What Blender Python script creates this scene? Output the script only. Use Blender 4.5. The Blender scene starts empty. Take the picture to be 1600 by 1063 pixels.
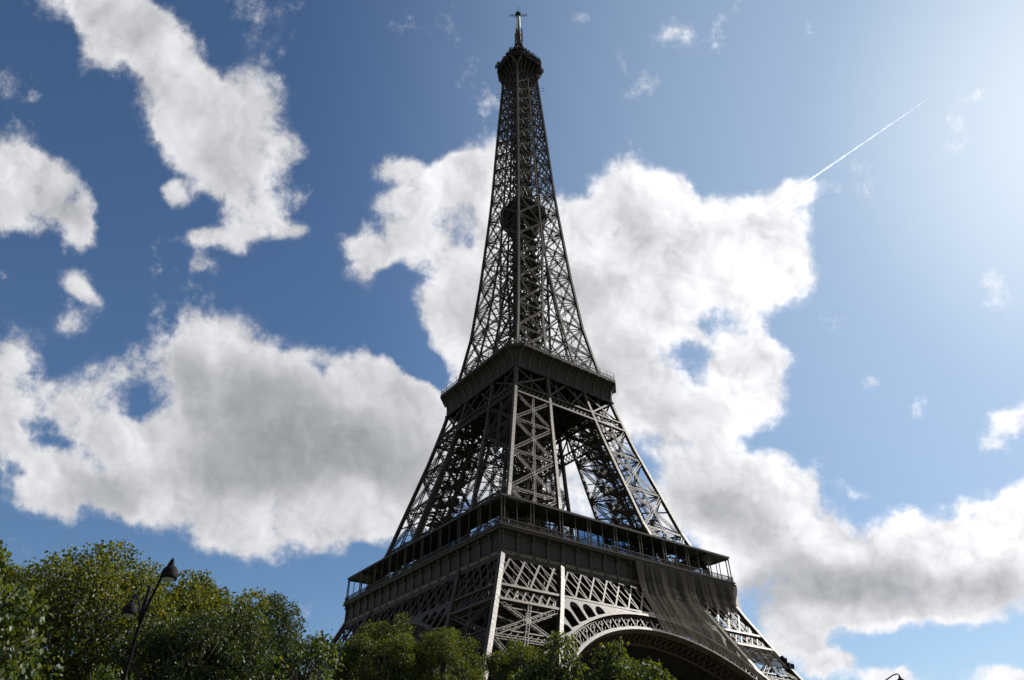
import bpy, math, random
import numpy as np
from mathutils import Vector, Matrix

scene = bpy.context.scene
COL = scene.collection
R = math.radians

# ------------------------------------------------------------------ camera
def cam_axes(yaw, pitch, roll):
    cy, sy = math.cos(yaw), math.sin(yaw)
    cp, sp = math.cos(pitch), math.sin(pitch)
    f = np.array([cy*cp, sy*cp, sp]); r = np.array([sy, -cy, 0.0]); u = np.cross(r, f)
    c, s = math.cos(roll), math.sin(roll)
    return c*r+s*u, -s*r+c*u, f
CAM = np.array([-110.36, -140.243, 9.114])
CR, CU, CF = cam_axes(0.929346623, 0.615194037, -0.0109065893)
FPX = 1090.61332
cd = bpy.data.cameras.new('camera')
cam = bpy.data.objects.new('camera', cd); COL.objects.link(cam)
cd.sensor_width = 36; cd.lens = FPX/1600*36
cd.clip_start = 0.1; cd.clip_end = 200000
m = Matrix(((CR[0], CU[0], -CF[0], CAM[0]), (CR[1], CU[1], -CF[1], CAM[1]), (CR[2], CU[2], -CF[2], CAM[2]), (0, 0, 0, 1)))
cam.matrix_world = m
scene.camera = cam
scene.render.resolution_x = 1024; scene.render.resolution_y = 680

# ------------------------------------------------------------------ light
SUN_EL, SUN_AZ = 37.2, -3.6          # degrees; azimuth counter-clockwise from +x
EXPOSURE = 1.0
SKY = 0.0500
SUN = 4.4
SUNDIR = np.array([math.cos(R(SUN_EL))*math.cos(R(SUN_AZ)), math.cos(R(SUN_EL))*math.sin(R(SUN_AZ)), math.sin(R(SUN_EL))])
sd = bpy.data.lights.new('sun', 'SUN'); sd.energy = SUN; sd.angle = R(0.53); sd.color = (1.0, 0.95, 0.87)
so = bpy.data.objects.new('sun', sd); COL.objects.link(so)
so.rotation_euler = Vector(-SUNDIR).to_track_quat('-Z', 'Y').to_euler()
so.location = (60, -20, 400)
scene.view_settings.view_transform = 'Standard'
scene.view_settings.look = 'None'
scene.view_settings.gamma = 1
scene.view_settings.exposure = EXPOSURE

# ------------------------------------------------------------------ node helpers
class NT:
    def __init__(s, tree): s.t = tree; s.n = tree.nodes; s.l = tree.links
    def node(s, typ, **k):
        n = s.n.new(typ)
        for a, b in k.items(): setattr(n, a, b)
        return n
    def set(s, sock, v):
        if v is None: return
        if hasattr(v, 'bl_idname') or isinstance(v, bpy.types.NodeSocket): s.l.new(v, sock)
        else: sock.default_value = v
    def math(s, op, a, b=None, c=None, clamp=False):
        n = s.node('ShaderNodeMath', operation=op, use_clamp=clamp)
        s.set(n.inputs[0], a); s.set(n.inputs[1], b)
        if c is not None: s.set(n.inputs[2], c)
        return n.outputs[0]
    def vmath(s, op, a, b=None, scale=None):
        n = s.node('ShaderNodeVectorMath', operation=op)
        s.set(n.inputs[0], a); s.set(n.inputs[1], b)
        if scale is not None: s.set(n.inputs['Scale'], scale)
        return n.outputs['Value'] if op in ('LENGTH', 'DOT_PRODUCT', 'DISTANCE') else n.outputs[0]
    def noise(s, vec, scale, detail=4, rough=0.5, lac=2.0, dist=0.0, color=False, dims='3D'):
        n = s.node('ShaderNodeTexNoise', noise_dimensions=dims)
        s.set(n.inputs['Vector'], vec); n.inputs['Scale'].default_value = scale
        n.inputs['Detail'].default_value = detail; n.inputs['Roughness'].default_value = rough
        n.inputs['Lacunarity'].default_value = lac; n.inputs['Distortion'].default_value = dist
        return n.outputs['Color' if color else 0]
    def mapr(s, v, a, b, c=0.0, d=1.0, typ='LINEAR'):
        n = s.node('ShaderNodeMapRange', interpolation_type=typ)
        s.set(n.inputs[0], v); s.set(n.inputs[1], a); s.set(n.inputs[2], b); s.set(n.inputs[3], c); s.set(n.inputs[4], d)
        return n.outputs[0]
    def mix(s, f, a, b, blend='MIX'):
        n = s.node('ShaderNodeMix', data_type='RGBA', blend_type=blend)
        s.set(n.inputs['Factor'], f); s.set(n.inputs[6], a); s.set(n.inputs[7], b)
        return n.outputs[2]
def rgba(c): return (c[0], c[1], c[2], 1.0)
world = bpy.data.worlds.new('World'); scene.world = world; world.use_nodes = True
wt = NT(world.node_tree); bg = wt.n['Background']
skyn = wt.node('ShaderNodeTexSky', sky_type='NISHITA'); skyn.sun_disc = False; skyn.sun_elevation = R(SUN_EL); skyn.sun_rotation = R(90-SUN_AZ)
skyn.air_density = 1.0; skyn.dust_density = 0.62; skyn.ozone_density = 3.0
bg.inputs[1].default_value = SKY
# a fixed tangent plane on the sky (azimuth 53.2, elevation 35) carries the cloud field
def px2t(x, y):                                    # a direction seen in the photograph -> tangent-plane coordinates
    d = CF*FPX+CR*(x-800)-CU*(y-531.5); d = d/np.linalg.norm(d)
    return float(d@TRt/(d@TF)), float(d@TU/(d@TF))
TRt, TU, TF = cam_axes(R(53.2), R(35), 0)
CLOUDS = [(140, 0, 90, 50, 0, 1), (225, 60, 105, 62, 40, 1), (285, 140, 115, 72, 55, 1), (335, 215, 110, 80, 50, 1), (385, 285, 85, 55, 40, 1), (335, 368, 60, 24, 0, .9), (400, 350, 50, 40, 0, .7), (452, 365, 36, 22, -20, .8), (278, 302, 30, 26, 0, .75), (390, 20, 60, 44, 60, .42), (445, 235, 28, 50, 0, .5),
 (60, 290, 95, 48, 15, 1), (20, 260, 55, 55, 0, .9), (110, 325, 70, 42, 30, 1), (130, 370, 30, 30, 0, .8), (10, 350, 60, 28, 0, .8), (135, 458, 55, 20, 45, .46), (318, 412, 24, 20, 0, .4), (110, 500, 40, 20, 0, .25), (120, 690, 60, 40, 0, .6), (215, 700, 45, 40, 0, .5), (395, 170, 55, 70, 0, .6), (170, 50, 70, 60, 0, .5), (20, 320, 50, 50, 0, .5), (225, 40, 90, 40, 20, .6),
 (300, 545, 85, 80, 0, 1.1), (375, 590, 95, 80, 30, 1.2), (460, 640, 110, 85, 10, 1.3), (560, 615, 95, 65, 20, 1), (640, 665, 95, 80, 30, 1.2), (330, 680, 120, 95, 0, 1.3), (560, 750, 130, 85, -10, 1.3), (420, 750, 120, 70, 0, 1.2), (270, 760, 100, 62, 0, 1), (150, 770, 110, 55, 10, 1), (60, 745, 80, 55, 20, 1), (20, 570, 55, 55, 0, .85), (5, 660, 45, 60, 0, .9), (110, 635, 80, 42, 15, .95), (160, 600, 50, 40, 0, .5), (400, 840, 75, 48, 0, 1), (500, 820, 85, 42, 0, 1), (610, 800, 70, 50, 0, 1), (370, 820, 60, 50, 0, .9), (700, 740, 60, 80, 0, 1), (180, 690, 60, 45, 0, 1),
 (745, 262, 75, 48, -10, 1), (690, 290, 60, 40, 0, .9), (660, 340, 70, 40, 20, .95), (630, 388, 85, 34, 0, .95), (580, 400, 35, 34, 0, .8), (622, 268, 42, 22, 10, .8), (800, 330, 110, 80, 0, 1), (740, 440, 85, 75, 0, 1), (700, 500, 90, 45, 15, 1), (760, 560, 80, 70, 0, 1), (850, 440, 110, 120, 0, 1.2), (705, 640, 55, 45, 0, .8), (560, 435, 35, 20, 0, .4),
 (985, 300, 75, 50, 10, 1), (1050, 345, 85, 55, 20, 1.1), (930, 330, 50, 50, 0, .9), (1000, 420, 120, 90, 0, 1.3), (1140, 400, 95, 75, 0, 1.1), (1210, 350, 65, 50, 0, .95), (1235, 410, 55, 50, 0, .95), (1190, 450, 75, 50, 0, 1), (950, 540, 110, 110, 0, 1.3), (1065, 500, 50, 50, 0, .8), (1150, 540, 75, 45, 10, 1.05), (1185, 600, 60, 60, 0, 1.05), (1090, 620, 110, 55, 0, 1.1), (1120, 670, 80, 40, 0, 1), (1000, 650, 90, 60, 0, 1), (880, 640, 90, 90, 0, 1), (1235, 300, 35, 22, -30, .5),
 (1060, 740, 100, 50, 10, 1.1), (1165, 735, 80, 42, 10, 1), (1220, 760, 50, 40, 0, .9), (1120, 810, 120, 65, 0, 1.3), (1240, 840, 95, 60, 0, 1.1), (1200, 900, 110, 65, 0, 1.3), (1310, 880, 90, 55, 10, 1.1), (1440, 850, 95, 48, 5, 1.05), (1545, 825, 90, 48, -15, 1.05), (1590, 800, 50, 40, 0, .9), (1530, 900, 140, 62, 0, 1.4), (1400, 920, 130, 48, 0, 1.2), (1290, 950, 90, 40, 0, 1), (1240, 990, 55, 42, 0, .9), (1290, 1040, 50, 28, 20, .85), (1330, 960, 80, 25, 0, .9), (1480, 960, 90, 25, 0, .9), (1335, 765, 38, 16, 20, .45), (1560, 1060, 60, 22, 0, .8), (1500, 790, 60, 14, 0, .4), (1390, 1062, 40, 16, 0, .8),
 (905, 34, 30, 18, -50, .5), (1045, 50, 44, 30, 30, .46), (1012, 135, 28, 40, 50, .5), (975, 98, 30, 10, 60, .3), (1580, 652, 50, 22, -20, .5), (1545, 690, 30, 16, -20, .45), (1335, 425, 14, 14, 0, .32), (0, 130, 30, 40, 0, .3), (1530, 150, 50, 12, -20, .25), (340, 790, 40, 40, 0, .9), (910, 770, 80, 70, 0, .9), (800, 720, 90, 80, 0, .9)]
HOLES = [(1105, 510, 60, 16, 15, .4), (545, 690, 16, 26, 0, .6), (1075, 560, 50, 40, 0, .3), (950, 320, 40, 60, 20, .3), (620, 440, 40, 30, 0, .3), (1180, 690, 60, 20, 0, .35), (690, 620, 20, 40, 0, .4), (625, 510, 60, 50, 0, .6), (672, 572, 50, 34, 25, .9), (300, 770, 32, 10, 0, .6), (722, 378, 40, 24, 20, .5), (205, 100, 20, 40, 0, .35), (500, 575, 26, 16, 20, .5), (25, 735, 22, 14, 0, .5), (222, 640, 16, 30, 0, .25), (670, 455, 26, 24, 0, .4), (905, 300, 24, 20, 0, .5), (80, 690, 30, 10, 0, .4)]
geo = wt.node('ShaderNodeTexCoord').outputs['Generated']
dF = wt.vmath('DOT_PRODUCT', geo, tuple(TF)); dR = wt.vmath('DOT_PRODUCT', geo, tuple(TRt)); dU = wt.vmath('DOT_PRODUCT', geo, tuple(TU))
dFs = wt.math('MAXIMUM', dF, 0.15)
cxy = wt.node('ShaderNodeCombineXYZ'); wt.set(cxy.inputs[0], wt.math('DIVIDE', dR, dFs)); wt.set(cxy.inputs[1], wt.math('DIVIDE', dU, dFs))
P0 = cxy.outputs[0]
def warp(p, scale, amt, det=3):
    c = wt.noise(p, scale, det, 0.55, color=True, dims='2D')
    return wt.vmath('ADD', p, wt.vmath('SCALE', wt.vmath('SUBTRACT', c, (.5, .5, .5)), None, amt))
PW = warp(P0, 13.0, 0.040, 3)
def field(lst):
    acc = None
    for x, y, rx, ry, ang, s in lst:
        u, v = px2t(x, y); k = 1/FPX
        # local scale of the tangent plane is close to 1/FPX everywhere in view
        mp = wt.node('ShaderNodeMapping', vector_type='TEXTURE'); pin = PW
        if acc is not None:                        # evaluated one after another, which keeps the shader small
            q = wt.node('ShaderNodeVectorMath', operation='MULTIPLY_ADD'); wt.set(q.inputs[0], acc); q.inputs[1].default_value = (1e-7, 1e-7, 0); wt.l.new(PW, q.inputs[2]); pin = q.outputs[0]
        wt.l.new(pin, mp.inputs[0])
        mp.inputs['Location'].default_value = (u, v, 0); mp.inputs['Rotation'].default_value = (0, 0, R(-ang)); mp.inputs['Scale'].default_value = (rx*k*1.45, ry*k*1.45, 1e3)
        d = wt.vmath('LENGTH', mp.outputs[0])
        f = wt.math('MULTIPLY', wt.mapr(d, 1.0, 0.0, 0.0, 1.0, 'SMOOTHSTEP'), s*1.25)
        acc = f if acc is None else wt.math('ADD', acc, f)
    return acc
F0 = wt.math('SUBTRACT', field(CLOUDS), field(HOLES))
out = wt.mapr(dF, 0.80, 0.62)                      # ordinary scattered cloud over the rest of the sky
gen = wt.mapr(wt.noise(geo, 2.6, 2, 0.55), 0.47, 0.62, 0, 1.0)
F0 = wt.math('ADD', F0, wt.math('MULTIPLY', gen, out))
F1 = wt.math('MINIMUM', F0, 1.42)
GREY = [(370, 640, 150, 90, 20, 1), (590, 700, 130, 80, 20, .9), (430, 730, 170, 60, 0, .8), (160, 775, 150, 45, 0, .6), (60, 330, 110, 30, 15, .5), (340, 200, 80, 100, 0, .3), (210, 60, 60, 40, 40, .35), (960, 440, 90, 110, 0, .5), (940, 590, 110, 70, 0, .55), (1060, 640, 90, 40, 0, .4), (1130, 800, 130, 60, 20, .75), (1230, 890, 110, 50, 10, .7), (1480, 930, 190, 50, 0, .85), (740, 470, 70, 60, 0, .35), (1330, 910, 120, 40, 0, .7), (690, 360, 90, 40, 0, .3), (5, 620, 50, 60, 0, .4), (1170, 960, 60, 60, 0, .6)]
G0 = field(GREY)
def n2(p, sc, det, ro=.55): return wt.noise(p, sc, det, ro, 2.0, 0, False, '2D')
def vor(p, sc, det):
    n = wt.node('ShaderNodeTexVoronoi', voronoi_dimensions='2D', feature='F1'); wt.l.new(p, n.inputs['Vector'])
    n.inputs['Scale'].default_value = sc; n.inputs['Detail'].default_value = det; n.inputs['Roughness'].default_value = .55; n.inputs['Lacunarity'].default_value = 2.1; n.normalize = True
    return n.outputs['Distance']
su, sv = float(SUNDIR@TRt/(SUNDIR@TF)), float(SUNDIR@TU/(SUNDIR@TF))
tos = wt.vmath('NORMALIZE', wt.vmath('SUBTRACT', (su, sv, 0), P0))
PS = wt.vmath('ADD', PW, wt.vmath('SCALE', tos, None, 0.010))
nA = n2(P0, 7.5, 9, .66)
vA = vor(PW, 15.0, 3); vB = vor(PS, 15.0, 3)
vC = vor(PW, 6.5, 1); vD = vor(wt.vmath('ADD', PW, wt.vmath('SCALE', tos, None, 0.03)), 6.5, 1)
bA = n2(PW, 9.0, 4); bB = n2(wt.vmath('ADD', PW, wt.vmath('SCALE', tos, None, 0.022)), 9.0, 4)
thick = wt.math('ADD', wt.math('MULTIPLY', wt.math('SUBTRACT', F1, .12), 1.0), wt.math('ADD', wt.math('MULTIPLY', wt.math('SUBTRACT', nA, 0.5), 3.0), wt.math('MULTIPLY', wt.math('SUBTRACT', .33, vA), 1.0)))
alpha = wt.math('ADD', wt.math('MULTIPLY', wt.mapr(thick, 0.0, 0.60, 0, .34, 'SMOOTHSTEP'), wt.mapr(F1, .02, .3)), wt.mapr(thick, 0.28, 0.92, 0, .66, 'SMOOTHSTEP'))
greyf = wt.math('ADD', wt.math('MULTIPLY', G0, .85), wt.math('ADD', wt.math('MULTIPLY', wt.math('SUBTRACT', bA, .5), 2.0), wt.math('MULTIPLY', wt.math('SUBTRACT', F1, 1.2), .45)))
core = wt.mapr(greyf, -0.15, 1.35, 0, 1, 'SMOOTHSTEP')
relief = wt.math('ADD', wt.math('MULTIPLY', wt.math('SUBTRACT', vB, vA), 0.8), wt.math('MULTIPLY', wt.math('SUBTRACT', bA, bB), 1.5))
relief = wt.math('ADD', relief, wt.math('MULTIPLY', wt.math('SUBTRACT', vD, vC), .9))
relief = wt.math('MULTIPLY', relief, wt.mapr(core, 0, 1, 1.0, .45))
sdist = wt.vmath('DOT_PRODUCT', geo, tuple(SUNDIR))
near = wt.mapr(sdist, 0.55, 0.98, 0.0, 1.0)        # forward scattering makes cloud near the sun brighter
white = wt.mapr(near, 0, 1, 0.72, 1.10); grey = wt.mapr(near, 0, 1, 0.37, 0.50)
lum = wt.math('ADD', wt.mapr(core, 0, 1, white, grey), wt.math('MULTIPLY', relief, wt.mapr(near, 0, 1, .45, .8)))
lum = wt.math('MAXIMUM', lum, 0.12)
lumn = wt.math('MULTIPLY', lum, 1/(SKY*2**EXPOSURE))
cc = wt.node('ShaderNodeCombineColor')
wt.set(cc.inputs[0], wt.math('MULTIPLY', lumn, wt.mapr(lum, .15, .8, .955, 1.0))); wt.set(cc.inputs[1], wt.math('MULTIPLY', lumn, wt.mapr(lum, .15, .8, .975, 1.0))); wt.set(cc.inputs[2], wt.math('MULTIPLY', lumn, 1.03))
hs = wt.node('ShaderNodeHueSaturation'); hs.inputs['Saturation'].default_value = 1.07; wt.l.new(skyn.outputs[0], hs.inputs['Color'])
skyc = wt.mix(1.0, hs.outputs[0], (0.88, 0.95, 1.0, 1), 'MULTIPLY')
veil = wt.math('POWER', wt.mapr(sdist, 0.52, 1.0), 1.7)    # thin bright haze spreading out from the sun
vk = 1/(SKY*2**EXPOSURE)
skyc = wt.mix(wt.math('MULTIPLY', veil, .66), skyc, (.50*vk, .67*vk, .85*vk, 1))
glow = wt.math('POWER', wt.mapr(sdist, 0.93, 1.0), 2.2)
skyc = wt.mix(wt.math('MULTIPLY', glow, .55), skyc, (1.0*vk, 1.06*vk, 1.12*vk, 1))
wt.l.new(wt.mix(alpha, skyc, cc.outputs[0]), bg.inputs[0])
world.cycles.sampling_method = 'MANUAL'; world.cycles.sample_map_resolution = 256

# ------------------------------------------------------------------ materials
def mat_base(name):
    m = bpy.data.materials.new(name); m.use_nodes = True
    nt = NT(m.node_tree); b = nt.n['Principled BSDF']
    return m, nt, b
def painted(name, c1, c2, rough=0.45, scale=0.6, streak=True, bump=0.15, spec=0.5, metal=0.0, island=0.0):
    m, nt, b = mat_base(name)
    tc = nt.node('ShaderNodeTexCoord').outputs['Object']
    mp = nt.node('ShaderNodeMapping'); nt.set(mp.inputs[0], tc)
    mp.inputs['Scale'].default_value = (1, 1, 0.25 if streak else 1)
    n1 = nt.noise(mp.outputs[0], scale, 6, 0.65)
    n2 = nt.noise(tc, scale*9, 3, 0.6)
    f = nt.math('ADD', nt.math('MULTIPLY', n1, 0.7), nt.math('MULTIPLY', n2, 0.3))
    f = nt.mapr(f, 0.35, 0.65)
    col = nt.mix(f, rgba(c1), rgba(c2))
    if island:                                     # plates and bars were painted and weathered one by one
        ri = nt.node('ShaderNodeNewGeometry').outputs['Random Per Island']
        k = nt.mapr(ri, 0, 1, 1-island*.5, 1+island*.5); cb = nt.node('ShaderNodeCombineColor')
        for i_, g_ in enumerate((1.0, .985, .96)): nt.set(cb.inputs[i_], nt.math('MULTIPLY', k, g_))
        col = nt.mix(1.0, col, cb.outputs[0], 'MULTIPLY')
        rust = nt.mapr(nt.noise(tc, scale*2.3, 5, .7), .58, .72)
        col = nt.mix(nt.math('MULTIPLY', rust, .45), col, (.075, .038, .02, 1))
    nt.set(b.inputs['Base Color'], col)
    nt.set(b.inputs['Roughness'], nt.mapr(n2, 0.3, 0.7, rough-0.08, rough+0.12))
    b.inputs['Specular IOR Level'].default_value = spec
    b.inputs['Metallic'].default_value = metal
    if bump:
        bn = nt.node('ShaderNodeBump'); bn.inputs['Strength'].default_value = bump; bn.inputs['Distance'].default_value = 0.03
        nt.set(bn.inputs['Height'], n2); nt.set(b.inputs['Normal'], bn.outputs[0])
    return m
M = {}
M['iron'] = painted('brown_painted_iron', (0.033, 0.024, 0.016), (0.061, 0.045, 0.031), 0.52, spec=0.19, island=.55)
M['iron_plate'] = painted('brown_painted_iron_plate', (0.028, 0.021, 0.016), (0.046, 0.035, 0.027), 0.6, 0.9, spec=0.2)  # plate tone shared by the frieze and the cove on every side
M['rib'] = painted('pale_rib_paint', (0.07, 0.058, 0.047), (0.10, 0.083, 0.068), 0.55, 0.9, spec=0.3)  # paler brown than the cove plates between the ribs
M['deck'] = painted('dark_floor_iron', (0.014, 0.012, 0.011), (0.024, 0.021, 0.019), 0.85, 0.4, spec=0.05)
M['roof'] = painted('canopy_sheet', (0.04, 0.035, 0.03), (0.06, 0.052, 0.045), 0.6, 0.3, spec=0.2)
M['lift'] = painted('dark_green_lift_casing', (0.02, 0.023, 0.019), (0.032, 0.034, 0.029), 0.7, 0.5, spec=.1)
M['gold'] = painted('dull_gold_letters', (0.27, 0.2, 0.1), (0.33, 0.25, 0.14), 0.5, 1.0)
M['white'] = painted('off_white_mast_paint', (0.62, 0.63, 0.56), (0.74, 0.74, 0.66), 0.45, 0.7)
M['stone'] = painted('pale_masonry', (0.34, 0.31, 0.26), (0.44, 0.4, 0.34), 0.85, 0.5, False, 0.4)
M['lamp'] = painted('dark_lamp_paint', (0.006, 0.005, 0.007), (0.011, 0.009, 0.012), 0.7, 3, False, 0.05, spec=.08)
def glass_mat(name, col, rough=0.05):
    m, nt, b = mat_base(name)
    b.inputs['Base Color'].default_value = rgba(col); b.inputs['Roughness'].default_value = rough
    b.inputs['Specular IOR Level'].default_value = 0.9; b.inputs['Metallic'].default_value = 0.35
    tc = nt.node('ShaderNodeTexCoord').outputs['Object']
    bn = nt.node('ShaderNodeBump'); bn.inputs['Strength'].default_value = 0.02
    nt.set(bn.inputs['Height'], nt.noise(tc, 0.6, 2)); nt.set(b.inputs['Normal'], bn.outputs[0])
    return m
def pane_mat(name, tint):
    m, nt, b = mat_base(name); nt.n.remove(b)
    tr = nt.node('ShaderNodeBsdfTransparent'); tc = nt.node('ShaderNodeTexCoord').outputs['Object']
    nt.set(tr.inputs[0], nt.mix(nt.noise(tc, .5, 2), rgba(tint), rgba([q*.8 for q in tint])))
    g = nt.node('ShaderNodeBsdfGlossy'); g.inputs['Roughness'].default_value = .03
    fr = nt.node('ShaderNodeFresnel'); fr.inputs[0].default_value = 1.5
    mx = nt.node('ShaderNodeMixShader'); nt.l.new(fr.outputs[0], mx.inputs[0]); nt.l.new(tr.outputs[0], mx.inputs[1]); nt.l.new(g.outputs[0], mx.inputs[2])
    nt.l.new(mx.outputs[0], nt.n['Material Output'].inputs[0]); return m
M['glass'] = pane_mat('blue_tinted_glass', (0.20, 0.34, 0.50))
M['glass2'] = glass_mat('blue_grey_glass', (0.12, 0.18, 0.26))
def net_mat(name, c1, c2, alpha_lo, alpha_hi, trans=0.4):
    m, nt, b = mat_base(name)
    tc = nt.node('ShaderNodeTexCoord').outputs['Object']
    mp = nt.node('ShaderNodeMapping'); nt.set(mp.inputs[0], tc); mp.inputs['Scale'].default_value = (1.1, 1.1, 0.07)
    n1 = nt.noise(mp.outputs[0], 1.3, 6, 0.65)
    n2 = nt.noise(tc, 0.12, 3, 0.5)
    nt.n.remove(b)
    c = nt.mix(nt.mapr(n1, 0.3, 0.7), rgba(c1), rgba(c2))
    d = nt.node('ShaderNodeBsdfDiffuse'); nt.set(d.inputs[0], c)
    t = nt.node('ShaderNodeBsdfTranslucent'); nt.set(t.inputs[0], c)
    mx = nt.node('ShaderNodeMixShader'); mx.inputs[0].default_value = trans
    nt.l.new(d.outputs[0], mx.inputs[1]); nt.l.new(t.outputs[0], mx.inputs[2])
    tr = nt.node('ShaderNodeBsdfTransparent')
    mx2 = nt.node('ShaderNodeMixShader')
    sp_ = nt.node('ShaderNodeSeparateXYZ'); nt.set(sp_.inputs[0], tc)
    dens = nt.mapr(nt.math('ADD', nt.math('MULTIPLY', n1, 0.3), nt.math('MULTIPLY', n2, 0.7)), 0.35, 0.65, alpha_lo, alpha_hi)
    nt.set(mx2.inputs[0], nt.math('MULTIPLY', dens, nt.mapr(sp_.outputs[2], 44.5, 51.0, .88, 1.0)))   # a single thinner layer lower down
    nt.l.new(tr.outputs[0], mx2.inputs[1]); nt.l.new(mx.outputs[0], mx2.inputs[2])
    nt.l.new(mx2.outputs[0], nt.n['Material Output'].inputs[0])
    return m
M['net'] = net_mat('brown_safety_netting', (0.066, 0.056, 0.047), (0.092, 0.079, 0.067), 0.86, 0.97)
M['net_backlit'] = net_mat('backlit_safety_netting', (0.33, 0.33, 0.33), (0.42, 0.42, 0.42), 0.75, 0.9, 0.6)  # paler copy of the netting, sun from behind put into its colour

# ------------------------------------------------------------------ mesh builder
class MB:
    """collects beams, boxes and polygons and links them as ONE mesh object"""
    def __init__(s): s.b = []; s.v = []; s.f = []; s.nv = 0; s.smooth = []
    def beam(s, p0, p1, w, h=None, n=(0, 0, 1)):
        s.b.append((*p0, *p1, w, h if h else w, *n)); return s
    def poly(s, verts, faces, smooth=False):
        o = s.nv; s.v += [tuple(v) for v in verts]; s.nv += len(verts)
        s.f += [tuple(i+o for i in f) for f in faces]; s.smooth += [smooth]*len(faces); return s
    def box(s, c, d, rz=0.0):
        cx, cy, cz = c; a, b, e = d[0]/2, d[1]/2, d[2]/2; co, si = math.cos(rz), math.sin(rz)
        vs = []
        for z in (-e, e):
            for x, y in ((-a, -b), (a, -b), (a, b), (-a, b)): vs.append((cx+x*co-y*si, cy+x*si+y*co, cz+z))
        return s.poly(vs, [(3, 2, 1, 0), (4, 5, 6, 7), (0, 1, 5, 4), (1, 2, 6, 5), (2, 3, 7, 6), (3, 0, 4, 7)])
    def ring(s, levels, closed_ends=False, smooth=False):
        """loft a list of equal-length vertex loops"""
        k = len(levels[0]); vs = [p for L in levels for p in L]; fs = []
        for i in range(len(levels)-1):
            for j in range(k):
                a = i*k+j; b = i*k+(j+1) % k; fs.append((a, b, b+k, a+k))
        if closed_ends:
            fs.append(tuple(range(k))[::-1]); fs.append(tuple((len(levels)-1)*k+j for j in range(k)))
        return s.poly(vs, fs, smooth)
    def lathe(s, prof, c=(0, 0, 0), k=20, smooth=True):
        lv = [[(c[0]+r*math.cos(2*math.pi*j/k), c[1]+r*math.sin(2*math.pi*j/k), c[2]+z) for j in range(k)] for r, z in prof]
        return s.ring(lv, True, smooth)
    def tube(s, pts, rad, k=8, smooth=True):
        pts = [np.array(p, float) for p in pts]; lv = []
        if not hasattr(rad, '__len__'): rad = [rad]*len(pts)
        up = np.array([0, 0, 1.0])
        for i, p in enumerate(pts):
            d = pts[min(i+1, len(pts)-1)]-pts[max(i-1, 0)]; d /= np.linalg.norm(d)
            a = np.cross(d, up)
            if np.linalg.norm(a) < 0.15: a = np.cross(d, (1.0, 0, 0))
            a /= np.linalg.norm(a)
            if i and np.dot(a, pa) < 0: a = -a
            pa = a
            b = np.cross(d, a)
            lv.append([tuple(p+rad[i]*(math.cos(2*math.pi*j/k)*a+math.sin(2*math.pi*j/k)*b)) for j in range(k)])
        return s.ring(lv, True, smooth)
    def girder(s, p0, p1, n, w=0.8, d=0.5, pitch=1.0, c=0.13, lace=0.08, cross=False, faces=2):
        p0 = np.array(p0, float); p1 = np.array(p1, float); n = np.array(n, float)
        D = p1-p0; L = np.linalg.norm(D)
        if L < 0.2: return s
        D /= L; n = n-D*(n@D); n /= np.linalg.norm(n); t = np.cross(D, n)
        for a in (-1, 1):
            for b in ((-1, 1) if faces == 2 else (1,)):
                o = t*a*(w-c)/2+n*b*d/2
                s.beam(p0+o, p1+o, c, c, n)
        k = max(2, int(round(L/pitch)))
        for b in ((-1, 1) if faces == 2 else (1,)):
            for i in range(k):
                q0 = p0+D*L*i/k; q1 = p0+D*L*(i+1)/k; sg = 1 if i % 2 else -1
                o = n*b*d/2
                s.beam(q0+t*sg*(w-c)/2+o, q1-t*sg*(w-c)/2+o, lace, 0.04, n)
                if cross: s.beam(q0-t*sg*(w-c)/2+o, q1+t*sg*(w-c)/2+o, lace, 0.03, n)
        return s
    def build(s, name, mat, parent=None):
        V = []; F = []
        if s.b:
            A = np.array(s.b, float); p0 = A[:, 0:3]; p1 = A[:, 3:6]; w = A[:, 6:7]/2; h = A[:, 7:8]/2; n = A[:, 8:11]
            D = p1-p0; D /= np.linalg.norm(D, axis=1, keepdims=True)+1e-9
            sv = np.cross(D, n); ln = np.linalg.norm(sv, axis=1, keepdims=True)
            bad = ln[:, 0] < 1e-3
            if bad.any():
                sv[bad] = np.cross(D[bad], (1.0, 0.0, 0.0)); ln = np.linalg.norm(sv, axis=1, keepdims=True)
            sv /= ln; tv = np.cross(sv, D)
            C = [p0-sv*w-tv*h, p0+sv*w-tv*h, p0+sv*w+tv*h, p0-sv*w+tv*h, p1-sv*w-tv*h, p1+sv*w-tv*h, p1+sv*w+tv*h, p1-sv*w+tv*h]
            VB = np.stack(C, 1).reshape(-1, 3)
            fb = np.array([(0, 3, 2, 1), (4, 5, 6, 7), (0, 1, 5, 4), (1, 2, 6, 5), (2, 3, 7, 6), (3, 0, 4, 7)])
            FB = (np.arange(len(A))[:, None, None]*8+fb[None]).reshape(-1, 4)+s.nv
        me = bpy.data.meshes.new(name)
        pv = np.array(s.v, float).reshape(-1, 3)
        allv = np.vstack([pv, VB]) if s.b else pv
        loops = [i for f in s.f for i in f]; sizes = [len(f) for f in s.f]
        sm = list(s.smooth)
        if s.b:
            loops = np.concatenate([np.array(loops, int), FB.ravel()]); sizes = np.concatenate([np.array(sizes, int), np.full(len(FB), 4)])
            sm += [False]*len(FB)
        mesh_fill(me, allv, loops, sizes, sm)
        o = bpy.data.objects.new(name, me); COL.objects.link(o)
        if mat: me.materials.append(mat)
        if parent: o.parent = parent
        return o
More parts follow.
